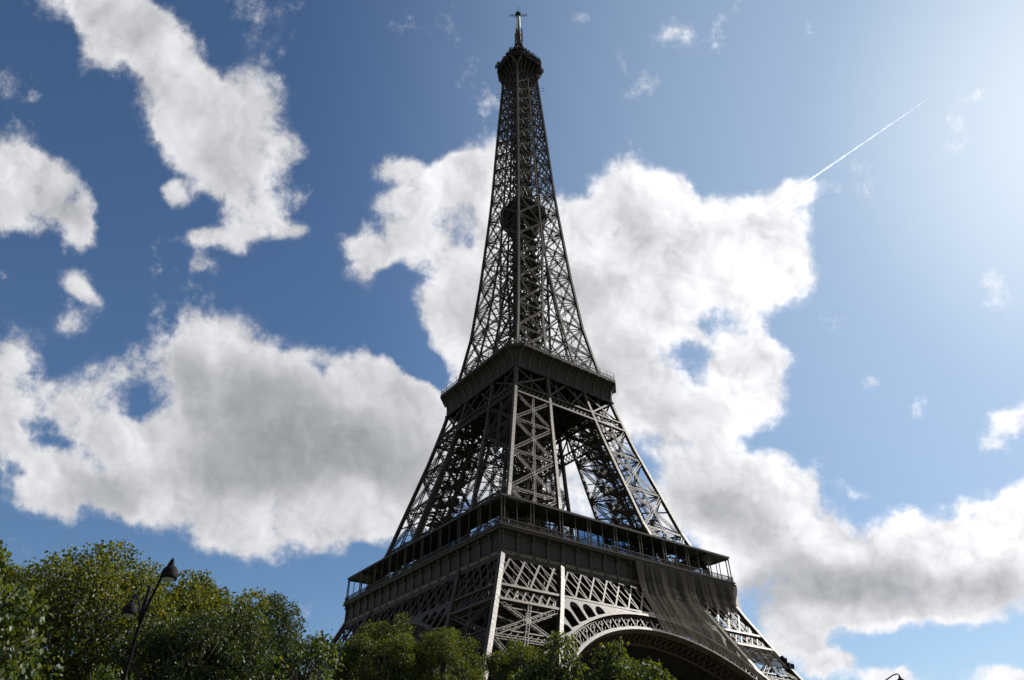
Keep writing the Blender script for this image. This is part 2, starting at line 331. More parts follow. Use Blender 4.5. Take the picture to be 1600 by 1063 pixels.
def mesh_fill(me, v, loops, sizes, sm=None):
    v = np.asarray(v, np.float32); loops = np.asarray(loops, np.int32); sizes = np.asarray(sizes, np.int32)
    me.vertices.add(len(v)); me.vertices.foreach_set('co', v.ravel())
    me.loops.add(len(loops)); me.loops.foreach_set('vertex_index', loops)
    me.polygons.add(len(sizes))
    st = np.concatenate([[0], np.cumsum(sizes)[:-1]]).astype(np.int32)
    me.polygons.foreach_set('loop_start', st)
    if sm is not None: me.polygons.foreach_set('use_smooth', np.asarray(sm, bool))
    me.update(calc_edges=True); me.validate(clean_customdata=False)
def tag(o, label=None, cat=None, group=None, kind=None):
    if label: o['label'] = label
    if cat: o['category'] = cat
    if group: o['group'] = group
    if kind: o['kind'] = kind
    return o
def empty(name, loc=(0, 0, 0), rz=0, parent=None):
    o = bpy.data.objects.new(name, None); COL.objects.link(o); o.location = loc; o.rotation_euler = (0, 0, rz)
    o.empty_display_size = 0.5
    if parent: o.parent = parent
    return o
def four(o, n=4, start=1):
    """copies of a part turned a quarter round the tower, with their sub-parts"""
    out = [o]
    for k in range(start, n):
        c = o.copy(); COL.objects.link(c); c.parent = o.parent; c.rotation_euler = (0, 0, k*math.pi/2)
        for ch in list(o.children):
            d = ch.copy(); COL.objects.link(d); d.parent = c
        out.append(c)
    return out

# ------------------------------------------------------------------ the iron tower
ZP = np.array([(0, 62.4), (12, 55.2), (24, 48.3), (36.4, 41.6), (42.1, 38.7), (50, 34.9), (57.6, 31.7), (68.7, 27.5), (85.8, 22.9), (94.2, 20.6), (106, 17.8), (110, 17.0),
               (123.5, 14.6), (136, 12.6), (159, 10.6), (192, 8.45), (202, 7.95), (234, 6.65), (265, 5.25), (277, 4.9)])
IP = np.array([(0, 47.2), (12, 40.2), (24, 33.6), (35, 27.9), (42.3, 24.0), (51, 19.8), (57.6, 17.3), (68, 13.7), (85, 10.6), (100, 7.9), (110, 6.5), (116, 5.7), (122.5, 4.9), (134, 3.9), (140, 3.1), (147, 2.3), (157, 1.25), (168, 0.0)])
def W(z): return float(np.interp(z, ZP[:, 0], ZP[:, 1]))
def I(z): return float(np.interp(z, IP[:, 0], IP[:, 1]))
def slope(z): return (W(z+1)-W(z-1))/2
def fn(z):                                # outward normal of the -y face
    v = np.array([0, -1, -slope(z)]); return v/np.linalg.norm(v)
def fp(x, z, off=0.0):                    # point on the -y face
    p = np.array([x, -W(z), z]); return p+fn(z)*off if off else p
tower = empty('lattice_tower')
tag(tower, 'tall brown wrought-iron lattice tower on four splayed legs with two wide galleries', 'tower')
tower.location = (0, 0, 0)

def post(mb, P, zs, w, riv=True):
    for a, b in zip(zs[:-1], zs[1:]):
        p, q = np.array(P(a)), np.array(P(b)); mb.beam(p, q+(q-p)*0.01, w, w, (0, -1, 0))
        if riv:                            # lapped cover plates give the post its stepped riveted edges
            L = np.linalg.norm(q-p); k = max(1, int(L/1.3))
            for i in range(k):
                c = p+(q-p)*(i+0.5)/k; d = (q-p)/L*0.22
                mb.beam(c-d, c+d, w+0.035, w+0.035, (0, -1, 0))
def panel(mb, P, Q, n, za, zb, w=0.8, d=0.5, horiz=True, mid=True, pitch=0.9, thin=False):
    """X-braced panel between posts P(z) and Q(z)"""
    if thin:
        mb.beam(P(za), Q(zb), w*0.45, 0.2, n); mb.beam(Q(za), P(zb), w*0.45, 0.16, n)
    else:
        mb.girder(P(za), Q(zb), n, w, d, pitch)
        mb.girder(Q(za), P(zb), n, w*0.9, d*0.7, pitch)
    if horiz: mb.girder(P(zb), Q(zb), n, w*0.7, d, pitch)
    if mid:
        A = (np.array(P(za))+np.array(Q(za)))/2; B = (np.array(P(zb))+np.array(Q(zb)))/2
        mb.girder(A, B, n, w*0.75, d, pitch*0.8)
    c = (np.array(P(za))+np.array(Q(zb))+np.array(Q(za))+np.array(P(zb)))/4
    dz = (np.array(P(zb))-np.array(P(za))); dz /= np.linalg.norm(dz)
    mb.beam(c-dz*w*.7, c+dz*w*.7, w*1.2, d*1.1, n)    # gusset plate

def leg_faces():
    O = lambda z: (-W(z), -W(z), z); A = lambda z: (-I(z), -W(z), z)
    B = lambda z: (-W(z), -I(z), z); C = lambda z: (-I(z), -I(z), z)
    return O, A, B, C
O_, A_, B_, C_ = leg_faces()
rnd = random.Random(5)

def make_leg(name, zs, pw, gw, ztop, clutter):
    mb = MB()
    fac = [(O_, A_, lambda z: fn(z)), (B_, O_, lambda z: np.array([fn(z)[1], 0, fn(z)[2]])), (A_, C_, lambda z: np.array([1, 0, .3])), (B_, C_, lambda z: np.array([0, 1, .3]))]
    for fi, (P, Q, n) in enumerate(fac):
        for a, b in zip(zs[:-1], zs[1:]):
            panel(mb, P, Q, n((a+b)/2), a, b, gw, gw*0.6)
    for z in zs:                                   # horizontal frames inside the leg
        o, a, b, c = map(np.array, (O_(z), A_(z), B_(z), C_(z)))
        mb.beam(o, c, 0.3, 0.3); mb.beam(a, b, 0.3, 0.26)
        ms = [(o+a)/2, (a+c)/2, (c+b)/2, (b+o)/2]
        for k in range(4): mb.beam(ms[k], ms[(k+1) % 4], 0.22)
    leg = mb.build(name, M['iron'], tower)
    for P in (O_, A_, B_, C_):
        pm = MB(); zz = [zs[0]]
        for z in list(np.arange(zs[0]+6, ztop-1, 6))+[ztop]: zz.append(z)
        post(pm, P, zz, pw if P is not C_ else pw*0.8); pm.build('corner_post', M['iron'], leg)
    if clutter:
        cm = MB()                                  # inclined lift track, stair flights and landings
        mid = lambda z, f=0.5, g=0.5: np.array([-(W(z)*f+I(z)*(1-f)), -(W(z)*g+I(z)*(1-g)), z])
        z0, z1 = zs[0], ztop
        for f, g in ((0.32, 0.62), (0.62, 0.32), (0.45, 0.75), (0.75, 0.45)):
            for a in np.arange(z0, z1-3, 4.0):
                cm.beam(mid(a, f, g), mid(min(a+4, z1), f, g), 0.34, 0.5)
        for a in np.arange(z0, z1, 1.6):
            cm.beam(mid(a, .32, .62), mid(a, .62, .32), 0.16, 0.16); cm.beam(mid(a, .45, .75), mid(a, .75, .45), 0.16, 0.16)
            cm.beam(mid(a, .32, .62), mid(a, .45, .75), 0.14, 0.14); cm.beam(mid(a, .62, .32), mid(a+1.6, .75, .45), 0.14, 0.14)
        side = 1
        for a in np.arange(z0, z1-3, 2.4):          # zigzag stair
            p = mid(a, .2, .75 if side > 0 else .25); q = mid(a+2.4, .2, .25 if side > 0 else .75)
            cm.beam(p, q, 0.9, 0.16); cm.beam(p+(0, 0, 1.1), q+(0, 0, 1.1), 0.08)
            for t in np.linspace(0, 1, 7): cm.beam(p+(q-p)*t, p+(q-p)*t+(0, 0, 1.1), 0.05)
            cm.beam(q-(.6, 0, 0), q+(.6, 0, 0), 1.4, 0.12)
            side = -side
        for a in np.arange(z0+3, z1-2, 5.2): cm.box(tuple(mid(a, .5, .5)), (3.4, 3.4, .25)); cm.box(tuple(mid(a, .3, .3)+(0, 0, 1)), (2.2, 2.2, 1.8))
        for _ in range(90):                        # short ties between the posts and the track
            a = rnd.uniform(z0, z1-4)
            p = mid(a, rnd.choice((0, 1, .5)), rnd.choice((0, 1, .5))); q = mid(a+rnd.uniform(-1.5, 3.5), rnd.uniform(.2, .8), rnd.uniform(.2, .8))
            cm.beam(p, q, rnd.choice((.14, .2, .28)))
        cm.build('lift_track', M['iron'], leg)
    return leg

LZ = [1.5, 12.5, 24, 35.3, 42.3]
low = make_leg('lower_leg', LZ, 0.95, 0.95, 57.6, True)
fm = MB()
for P in (O_, A_, B_, C_):
    x, y, z = P(0)
    s = [[(x+a*h, y+b*h, zz) for a, b in ((-1, -1), (1, -1), (1, 1), (-1, 1))] for h, zz in ((4.2, -2.5), (4.2, 0.3), (3.9, 0.5), (3.3, 1.6), (2.0, 1.9), (1.9, 2.6))]
    fm.ring(s, True); fm.build('masonry_foot', M['stone'], low); fm = MB()
four(low)
UZ = [58.5, 69.8, 80.7, 91.0, 100.4]
up = make_leg('upper_leg', UZ, 0.85, 0.8, 110.2, True)
four(up)

# ---- lattice belt on the legs and across the bays, first stage
def lattice(mb, x0, x1, z0, z1, cell, bw, off=0.0, dbl=True):
    n = max(1, int(round((x1(z1)-x0(z1))/cell)))
    X = lambda t, z: x0(z)+(x1(z)-x0(z))*t
    nz = fn((z0+z1)/2)
    for i in range(n):
        a, b = i/n, (i+1)/n
        mb.beam(fp(X(a, z0), z0, off), fp(X(b, z1), z1, off), bw, 0.16, nz)
        mb.beam(fp(X(b, z0), z0, off-0.18), fp(X(a, z1), z1, off-0.18), bw, 0.12, nz)
def bars(mb, x0, x1, z0, z1, sp, tr, bw, off=0.0, th=.14):
    """parallel flat bars, sp apart, leaning by tr over the height, cut off at the sides"""
    k = -8
    nz = fn((z0+z1)/2)
    while True:
        xa = x0(z0)+k*sp; k += 1
        if xa > x1(z0)+abs(tr)+sp or k > 200: break
        ta, tb = 0.0, 1.0
        for q in (0, 1):                           # clip against both slanted sides
            e = (x0, x1)[q]; sg = 1 if q == 0 else -1
            f0 = sg*(xa-e(z0)); f1 = sg*(xa+tr-e(z1))
            if f0 < 0 and f1 < 0: ta, tb = 1, 0
            elif f0 < 0: ta = max(ta, f0/(f0-f1))
            elif f1 < 0: tb = min(tb, f0/(f0-f1))
        if tb-ta > .04:
            za, zb_ = z0+(z1-z0)*ta, z0+(z1-z0)*tb
            mb.beam(fp(xa+tr*ta, za, off), fp(xa+tr*tb, zb_, off), bw, th, nz)
def chord(mb, xa, xb, z, w, d, off=0.0):
    mb.beam(fp(xa, z, off), fp(xb, z, off), w, d, fn(z))
belt = MB()
for sg in (-1, 1):
    e0 = (lambda z: -W(z)) if sg < 0 else (lambda z: I(z)); e1 = (lambda z: -I(z)) if sg < 0 else (lambda z: W(z))
    # low narrow belt, double crossed
    bars(belt, e0, e1, 42.5, 45.2, 1.85, 2.3, .32, .05); bars(belt, e0, e1, 42.5, 45.2, 1.85, -2.7, .16, .03); bars(belt, lambda z: e0(z), e1, 42.5, 45.2, 3.7, -1.6, .1, .01)
    chord(belt, e0(42.3), e1(42.3), 42.3, 0.55, 0.7, 0.1); chord(belt, e0(45.3), e1(45.3), 45.3, 0.55, 0.6, 0.1)
    chord(belt, e0(41.2), e1(41.2), 41.2, 0.3, 0.4, -0.3)
    # tall panel, wide diamonds
    bars(belt, e0, e1, 45.5, 51.5, 3.6, 4.7, .42, .05); bars(belt, e0, e1, 45.5, 51.5, 2.4, -4.8, .22, .03)
    bars(belt, e0, e1, 45.5, 51.5, 3.6, -2.4, .13, 0)
    for k in range(1, 4):
        t = k/4; belt.beam(fp(e0(45.4)*(1-t)+e1(45.4)*t, 45.4, -0.9), fp(e0(51.5)*(1-t)+e1(51.5)*t, 51.5, -0.9), 0.3, 0.3, fn(48))
    # horizontal lattice in the leg at mid height
    lattice(belt, e0, e1, 34.9, 36.4, 1.4, 0.14); chord(belt, e0(34.8), e1(34.8), 34.8, .25, .4); chord(belt, e0(36.5), e1(36.5), 36.5, .25, .4)
# middle bay over the arch
e0 = lambda z: -I(z); e1 = lambda z: I(z)
bars(belt, e0, e1, 45.6, 51.5, 3.5, 4.4, .36, .05); bars(belt, e0, e1, 45.6, 51.5, 3.5, -2.2, .26, .03); bars(belt, e0, e1, 45.6, 51.5, 3.5, -5.2, .22, .01)
chord(belt, -I(45.4), I(45.4), 45.45, 0.45, 0.5, 0.05)
belt = belt.build('lattice_belt', M['iron'], tower)
four(belt)
back = MB()                                        # second plane of the girder, three metres in
for z0, z1, cell in ((42.5, 45.4, 2.9), (45.4, 51.3, 5.9)):
    for i in range(int(66/cell)):
        x = -33+i*cell
        if z1 > 46 or abs(x) > 22:
            back.beam((x, -W(z0)+3.2, z0), (x+cell, -W(z1)+3.2, z1), 0.3, 0.3, (0, 1, 0)); back.beam((x+cell, -W(z0)+3.3, z0), (x, -W(z1)+3.3, z1), 0.3, 0.3, (0, 1, 0))
for z in (45.4, 51.2): back.beam((-33, -W(z)+3.2, z), (33, -W(z)+3.2, z), 0.6, 0.5, (0, 1, 0))
for yy in (-19.5, -9.0):                           # deep floor girders inside
    for i in range(12):
        x = -33+i*5.5
        back.beam((x, yy, 45.6), (x+5.5, yy, 51.2), 0.35, 0.35, (0, 1, 0)); back.beam((x+5.5, yy, 45.6), (x, yy, 51.2), 0.35, 0.35, (0, 1, 0))
        back.beam((x, yy, 45.6), (x, yy, 51.2), 0.3, 0.3, (0, 1, 0))
    back.beam((-33, yy, 45.5), (33, yy, 45.5), 0.7, 0.5, (0, 1, 0))
four(back.build('floor_girder', M['iron'], tower))

# ---- the four arches
def ell(A, B, z0, t): return A*math.sin(t), z0+B*math.cos(t)
EX = (37.5, 29.5, 15.1); IN = (35.2, 27.0, 14.7)
TM = 1.38
arch = MB()
N = 66
def apt(t, f, off=0.0):                            # f 0 intrados .. 1 extrados
    x0, z0 = ell(*IN, t); x1, z1 = ell(*EX, t)
    return fp(x0+(x1-x0)*f, z0+(z1-z0)*f, off)
for i in range(N):
    t0 = -TM+2*TM*i/N; t1 = -TM+2*TM*(i+1)/N; tm = (t0+t1)/2
    nz = fn(apt(tm, .5)[2])
    arch.beam(apt(t0, 1, .25), apt(t1, 1, .25), 0.55, 0.9, nz)
    arch.beam(apt(t0, 0, -.2), apt(t1, 0, -.2), 0.5, 1.3, nz)
    arch.beam(apt(t0, .12, .2), apt(t1, .12, .2), 0.14, 0.2, nz)
    arch.beam(apt(t0, .86, .2), apt(t1, .86, .2), 0.14, 0.2, nz)
    arch.beam(apt(t0, 0, -4.2), apt(t1, 0, -4.2), 0.4, 0.5, nz)
    arch.beam(apt(t0, 0, -.6), apt(t1, 0, -4.0), 0.2, 0.2, nz); arch.beam(apt(t1, 0, -.6), apt(t0, 0, -4.0), 0.2, 0.2, nz)
nb = 36
for i in range(nb+1):
    t = -TM+2*TM*i/nb; dt = 2*TM/nb
    nz = fn(apt(t, .5)[2])
    arch.beam(apt(t, 0, .1), apt(t, 1, .1), 0.22, 0.35, nz)
    if i < nb:
        a, b, c = t+dt*.12, t+dt*.5, t+dt*.88
        arch.beam(apt(a, .12, .1), apt(c, .86, .1), 0.13, 0.12, nz)       # scrolled filling of the ring
        arch.beam(apt(b, .12, .05), apt(a, .5, .05), 0.1, 0.12, nz); arch.beam(apt(b, .12, .05), apt(c, .45, .05), 0.1, 0.12, nz)
        arch.beam(apt(a, .5, .05), apt(b, .86, .05), 0.1, 0.12, nz)
        cx = [(t+dt*(.62+.17*math.cos(u)), .66+.14*math.sin(u)) for u in np.linspace(0, 2*math.pi, 9)]
        for (u0, v0), (u1, v1) in zip(cx[:-1], cx[1:]): arch.beam(apt(u0, v0, .1), apt(u1, v1, .1), 0.09, 0.1, nz)
arch = arch.build('arch', M['iron'], tower)
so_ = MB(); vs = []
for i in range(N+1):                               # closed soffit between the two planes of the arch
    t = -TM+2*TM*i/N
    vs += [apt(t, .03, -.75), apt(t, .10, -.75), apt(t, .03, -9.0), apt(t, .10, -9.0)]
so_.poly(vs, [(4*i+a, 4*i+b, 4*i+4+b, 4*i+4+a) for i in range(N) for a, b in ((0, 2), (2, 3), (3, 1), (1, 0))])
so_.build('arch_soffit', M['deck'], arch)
# spandrel plate with tall rounded openings
cu = bpy.data.curves.new('spandrel', 'CURVE'); cu.dimensions = '2D'; cu.fill_mode = 'BOTH'; cu.extrude = 0.12
def spl(pts):
    s = cu.splines.new('POLY'); s.points.add(len(pts)-1); s.use_cyclic_u = True
    for p, q in zip(s.points, pts): p.co = (q[0], q[1], 0, 1)
ztopS = 45.25
for sg in (-1, 1):
    out = []
    ts = np.linspace(0.05, 1.5, 60)
    for t in ts:
        x, z = ell(*EX, t)
        if x > I(z)-0.35: break
        out.append((sg*x, z)); tl = t
    x, z = out[-1]
    zs_ = [zz for zz in np.arange(z+0.6, ztopS, 1.5)]
    out += [(sg*(I(zz)-0.35), zz) for zz in zs_]+[(sg*(I(ztopS)-0.35), ztopS)]
    out += [(sg*6.0, ztopS), (sg*1.9, 44.85)]
    spl(out if sg > 0 else out[::-1])
    # holes
    t = 0.20
    while t < tl:
        x, z = ell(*EX, t); nx, nz_ = math.sin(t)/EX[0], math.cos(t)/EX[1]; l = math.hypot(nx, nz_); nx /= l; nz_ /= l
        nx, nz_ = nx*0.75, math.sqrt(1-(nx*.75)**2)
        r = 1.2; s0 = 0.45
        L = 0
        while L < 14:
            cx, cz = x+nx*(L+0.1), z+nz_*(L+0.1)
            if cz+r+0.22 > ztopS-0.02*cx or cx+r+0.3 > I(cz): break
            L += 0.1
        if L > s0+0.05:
            tx, tz = nz_, -nx
            pts = [(x+nx*s0-tx*r, z+nz_*s0-tz*r), (x+nx*s0+tx*r, z+nz_*s0+tz*r)]
            pts += [(x+nx*L+r*(tx*math.cos(u)+nx*math.sin(u)), z+nz_*L+r*(tz*math.cos(u)+nz_*math.sin(u))) for u in np.linspace(0, math.pi, 13)]
            spl([(sg*p[0], p[1]) for p in pts][::(-1 if sg > 0 else 1)])
        t += 0.084
to = bpy.data.objects.new('tmp', cu); COL.objects.link(to)
bpy.context.view_layer.update()
sm = bpy.data.meshes.new_from_object(to.evaluated_get(bpy.context.evaluated_depsgraph_get()))
bpy.data.objects.remove(to); 
for v in sm.vertices:
    x, z, d = v.co; p = fp(x, z, d+0.12); v.co = p
sm.name = 'spandrel'; sm.materials.clear(); sm.materials.append(M['iron'])
sp = bpy.data.objects.new('spandrel', sm); COL.objects.link(sp); sp.parent = arch
four(arch)

# ---- first floor: frieze, consoles, names, deck, gallery, canopy
H1 = 34.75
fr = MB()
FH = 33.85
prof = [(34.15, 51.35), (34.35, 51.5), (34.35, 51.95), (34.0, 52.0), (34.0, 53.35), (34.08, 53.45), (33.75, 53.6), (FH-.1, 56.2), (34.0, 56.7), (34.5, 57.0)]
def edge_ring(prof):
    vs = []; 
    for r, z in prof: vs += [(-r, -r, z), (r, -r, z)]
    fs = [(2*i, 2*i+1, 2*i+3, 2*i+2) for i in range(len(prof)-1)]
    return vs, fs
fr.poly(*edge_ring(prof))
frieze = fr.build('frieze', M['iron_plate'], tower)
c0 = MB()
c0.poly([(a, b, z) for a in (-.24, .24) for b, z in ((0.25, 51.95), (-.28, 51.95), (-.2, 53.4), (-.14, 55.6), (-.42, 56.3), (-.62, 56.95), (0.3, 56.95))],
        [tuple(range(7)), tuple(range(13, 6, -1))]+[(i, i+7, (i+1) % 7+7, (i+1) % 7) for i in range(7)])
c0.lathe([(0.05, -.3), (.24, -.3), (.24, .3), (.05, .3)], (0, 0, 0), 10)
# turn that roll of the console on its side
vv = np.array(c0.v); k = 14; q = vv[k:].copy(); c0.v[k:] = [(a[2], -.42+a[0], 56.35+a[1]) for a in q]
con = c0.build('console', M['iron'], frieze); con.location = (-H1+.65, -FH, 0)
cons = [con]
for k in range(1, 19):
    c = con.copy(); COL.objects.link(c); c.parent = frieze; c.location = (-33.95+k*67.9/18, -FH, 0)
con.location = (-33.95, -FH, 0)
NAMES_R = ['SEGUIN', 'LALANDE', 'TRESCA', 'PONCELET', 'BRESSE', 'LAGRANGE', 'BELANGER', 'CUVIER', 'LAPLACE', 'DULONG', 'CHASLES', 'LAVOISIER', 'AMPERE', 'CHEVREUL', 'FLACHAT', 'NAVIER', 'LEGENDRE', 'CHAPTAL']
NAMES_L = ['CAUCHY', 'BELGRAND', 'REGNAULT', 'FRESNEL', 'DE PRONY', 'VICAT', 'EBELMEN', 'COULOMB', 'POINSOT', 'FOUCAULT', 'DELAUNAY', 'MORIN', 'HAUY', 'COMBES', 'THENARD', 'ARAGO', 'POISSON', 'MONGE']
fr4 = four(frieze)
def lettering(word, size, ext=0.03):
    tcv = bpy.data.curves.new('lettering', 'FONT'); tcv.body = word; tcv.size = size; tcv.extrude = ext; tcv.align_x = 'CENTER'; tcv.align_y = 'CENTER'
    tcv.resolution_u = 2
    o = bpy.data.objects.new('t', tcv); COL.objects.link(o); bpy.context.view_layer.update()
    me = bpy.data.meshes.new_from_object(o.evaluated_get(bpy.context.evaluated_depsgraph_get()))
    bpy.data.objects.remove(o); me.name = 'lettering'; return me
for face, names in ((0, NAMES_R), (3, NAMES_L)):
    for i, nm in enumerate(names):
        me = lettering(nm, 0.82); me.materials.append(M['gold'])
        wd = max(v.co.x for v in me.vertices)-min(v.co.x for v in me.vertices); sx = min(1, 2.9/wd)
        o = bpy.data.objects.new('lettering', me); COL.objects.link(o); o.parent = fr4[face]
        o.location = (-33.95+(i+.5)*67.9/18, -34.05, 52.68); o.rotation_euler = (math.pi/2, 0, 0); o.scale = (sx, 1, 1)

dk = MB()                                          # first-floor deck ring and its shallow coffers
def ring_slab(mb, ro, ri, z0, z1):
    L = [[(a*r, b*r, z) for a, b in ((-1, -1), (1, -1), (1, 1), (-1, 1))] for r, z in ((ri, z0), (ro, z0), (ro, z1), (ri, z1), (ri, z0))]
    mb.ring(L)
ring_slab(dk, 33.6, 12.5, 51.6, 57.4)
for i in range(17):
    x = -32+i*4
    for sg in (-1, 1):
        dk.beam((x, sg*12.6, 51.3), (x, sg*33.5, 51.3), .35, .6); dk.beam((sg*12.6, x, 51.35), (sg*33.5, x, 51.35), .35, .5)
dk.build('first_deck', M['deck'], tower)
ws = MB(); ws.box((0, 0, 44.2), (51, 51, .25))
for i in range(13):
    x = -24+i*4; ws.beam((x, -25.4, 43.9), (x, 25.4, 43.9), .25, .4); ws.beam((-25.4, x, 43.95), (25.4, x, 43.95), .2, .3)
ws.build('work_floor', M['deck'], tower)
wc = MB(); vs = []  # added dark sheeting, stands in for the black shade beneath the arches
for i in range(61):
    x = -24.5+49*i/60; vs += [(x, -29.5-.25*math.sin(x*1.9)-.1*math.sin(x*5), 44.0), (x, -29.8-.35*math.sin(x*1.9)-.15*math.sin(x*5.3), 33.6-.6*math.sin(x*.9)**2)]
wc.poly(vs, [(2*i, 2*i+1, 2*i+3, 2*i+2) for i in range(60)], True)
four(wc.build('shade_curtain', M['deck'], tower))
ws = MB(); ws.box((-1, -4, 100.9), (14, 15, .2)); ws.box((-1, 7, 103.4), (13, 9, .2))
for i in range(6):
    x = -7+i*2.7; ws.beam((x, -12, 100.65), (x, 11, 100.65), .3, .4)
ws.build('work_floor', M['deck'], tower)
gl = MB()                                          # cornice edge under the railing
gl.poly(*edge_ring([(34.5, 56.98), (34.8, 57.05), (34.86, 57.35), (34.62, 57.4), (34.62, 57.65), (34.8, 57.7), (34.8, 57.95), (34.3, 57.98), (33.3, 57.7)]))
gal = gl.build('gallery_edge', M['iron'], tower)
ra = MB()
for z, w in ((59.1, .14), (58.25, .09)): ra.beam((-34.5, -34.5, z), (34.5, -34.5, z), w)
for i in range(181):
    x = -34.4+i*68.8/180; ra.beam((x, -34.5, 57.95), (x, -34.5, 59.05), .12 if i % 5 == 0 else .07)
for i in range(36):
    x = -34.2+i*1.9; ra.beam((x, -34.5, 58.3), (x+1.5, -34.5, 58.95), .05); ra.beam((x+1.5, -34.5, 58.3), (x, -34.5, 58.95), .05)
ra.build('railing', M['iron'], gal)
for i in range(9):
    pm = MB(); x = -34.25+i*68.5/9
    for dx in (-.38+.38*(i == 0), .38+.38*(i == 0)):
        pm.beam((x+dx, -34.28, 57.9), (x+dx, -34.28, 63.8), .2); pm.beam((x+dx, -34.28, 63.0), (x+dx, -33.4, 63.75), .12)
    pm.build('twin_post', M['iron'], gal)
    xm = x+68.5/18
    MB().beam((xm, -34.28, 57.9), (xm, -34.28, 63.8), .15).build('slim_post', M['iron'], gal)
four(gal)
cp = MB()
L = [[(a*r, b*r, z) for a, b in ((-1, -1), (1, -1), (1, 1), (-1, 1))] for r, z in ((28.2, 63.8), (34.4, 63.72), (34.55, 63.75), (34.55, 64.2), (34.3, 64.28), (28.2, 64.5), (28.2, 63.8))]
cp.ring(L)
for i in range(10):
    x = -34.25+i*68.5/9
    for sg in (-1, 1):
        cp.beam((x, sg*28.4, 63.62), (x, sg*34.2, 63.62), .2, .3); cp.beam((sg*28.4, x, 63.6), (sg*34.2, x, 63.6), .2, .3)
cp.build('canopy_roof', M['roof'], tower)
# glazed pavilions behind the gallery
def pavilion(x0, x1, zt, npan):
    pv = MB()
    pv.box(((x0+x1)/2, -27.7, 59.3), (x1-x0, .3, 3.2)); pv.box(((x0+x1)/2, -20.2, 58.9), (x1-x0, .3, 2.4)); pv.box(((x0+x1)/2, -24, 57.75), (x1-x0, 7.4, .5))
    pv.beam((x0, -27.75, zt+.1), (x1, -27.75, zt+.1), .3); pv.beam((x0, -27.75, (60.9+zt)/2), (x1, -27.75, (60.9+zt)/2), .09)
    for i in range(npan+1):
        x = x0+(x1-x0)*i/npan; pv.beam((x, -27.78, 60.8), (x, -27.78, zt+.2), .34 if i % 3 == 0 else .13)
        if i % 3 == 0: pv.beam((x, -27.7, zt), (x, -20.2, zt), .16); pv.beam((x, -20.2, 57.6), (x, -20.2, zt), .2)
    p = pv.build('pavilion', M['deck'], tower)
    for i in range(npan):
        a = x0+(x1-x0)*(i+.04)/npan; b = x0+(x1-x0)*(i+.96)/npan
        MB().poly([(a, -27.84, 60.9), (b, -27.84, 60.9), (b, -27.84, zt), (a, -27.84, zt)], [(0, 1, 2, 3)]).build('window_pane', M['glass'], p)
    return p
pv1 = pavilion(-8.8, 15.6, 64.4, 12)
pv2 = pavilion(-9, 12, 64.0, 10)
pv2.rotation_euler = (0, 0, 3*math.pi/2)
pc = pv1.copy(); COL.objects.link(pc); pc.parent = tower; pc.rotation_euler = (0, 0, math.pi/2)
pd = pv1.copy(); COL.objects.link(pd); pd.parent = tower; pd.rotation_euler = (0, 0, math.pi)

# ---- second stage belt, X work, cove, deck
b2 = MB()
full0 = lambda z: -W(z); full1 = lambda z: W(z)
bars(b2, full0, full1, 100.7, 102.9, 1.35, 1.7, .26, .05); bars(b2, full0, full1, 100.7, 102.9, 1.35, -1.7, .17, .03)
chord(b2, -W(100.5), W(100.5), 100.5, .5, .6, .15); chord(b2, -W(103.1), W(103.1), 103.1, .42, .5, .15)
for x0, x1 in ((lambda z: -W(z), lambda z: -I(z)), (lambda z: -I(z), lambda z: 0.0), (lambda z: 0.0, lambda z: I(z)), (lambda z: I(z), lambda z: W(z))):
    n = fn(107)
    b2.beam(fp(x0(103.2), 103.2), fp(x1(110), 110), .5, .3, n); b2.beam(fp(x1(103.2), 103.2, -.2), fp(x0(110), 110, -.2), .42, .25, n)
    m0 = lambda z: (x0(z)+x1(z))/2
    b2.beam(fp(m0(103.2), 103.2, -.4), fp(m0(110), 110, -.4), .4, .3, n)
    b2.beam(fp(x0(103.2), 103.2, -1.6), fp(m0(110), 110, -1.6), .3, .25, n); b2.beam(fp(m0(110), 110, -1.6), fp(x1(103.2), 103.2, -1.6), .3, .25, n)
for sg in (-1, 1): b2.beam(fp(sg*I(100.3), 100.3), fp(sg*I(110), 110), .8, .6, fn(105))
for z0, z1 in ((100.5, 103.1), (103.1, 109.8)):
    for i in range(11):
        x = -17+i*3.1; yy = -7.2-(110-z0)*.12
        b2.beam((x, yy, z0), (x+3.1, yy, z1), .25, .25, (0, 1, 0)); b2.beam((x+3.1, yy, z0), (x, yy, z1), .25, .25, (0, 1, 0))
for z in (100.5, 103.1, 109.7): b2.beam((-18, -8, z), (18, -8, z), .5, .5, (0, 1, 0))
four(b2.build('second_belt', M['iron'], tower))
def oct_loop(r, c, z):
    return [(-r, -r+c, z), (-r+c, -r, z), (r-c, -r, z), (r, -r+c, z), (r, r-c, z), (r-c, r, z), (-r+c, r, z), (-r, r-c, z)]
cvp = [(17.25, .05, 109.7), (17.62, .05, 109.75), (17.65, .05, 110.15), (17.35, .1, 110.25), (17.42, .3, 111.6), (17.7, .9, 112.8), (18.25, 1.7, 113.8), (19.0, 2.6, 114.55), (19.75, 3.3, 114.95), (20.1, 3.64, 115.05),
       (20.18, 3.66, 115.1), (20.18, 3.66, 116.0), (19.6, 3.5, 116.02)]
cv = MB(); cv.ring([oct_loop(*p) for p in cvp]); cove = cv.build('cove', M['iron_plate'], tower)
nrib = 11
rb0 = None
P9 = cvp[3:10]
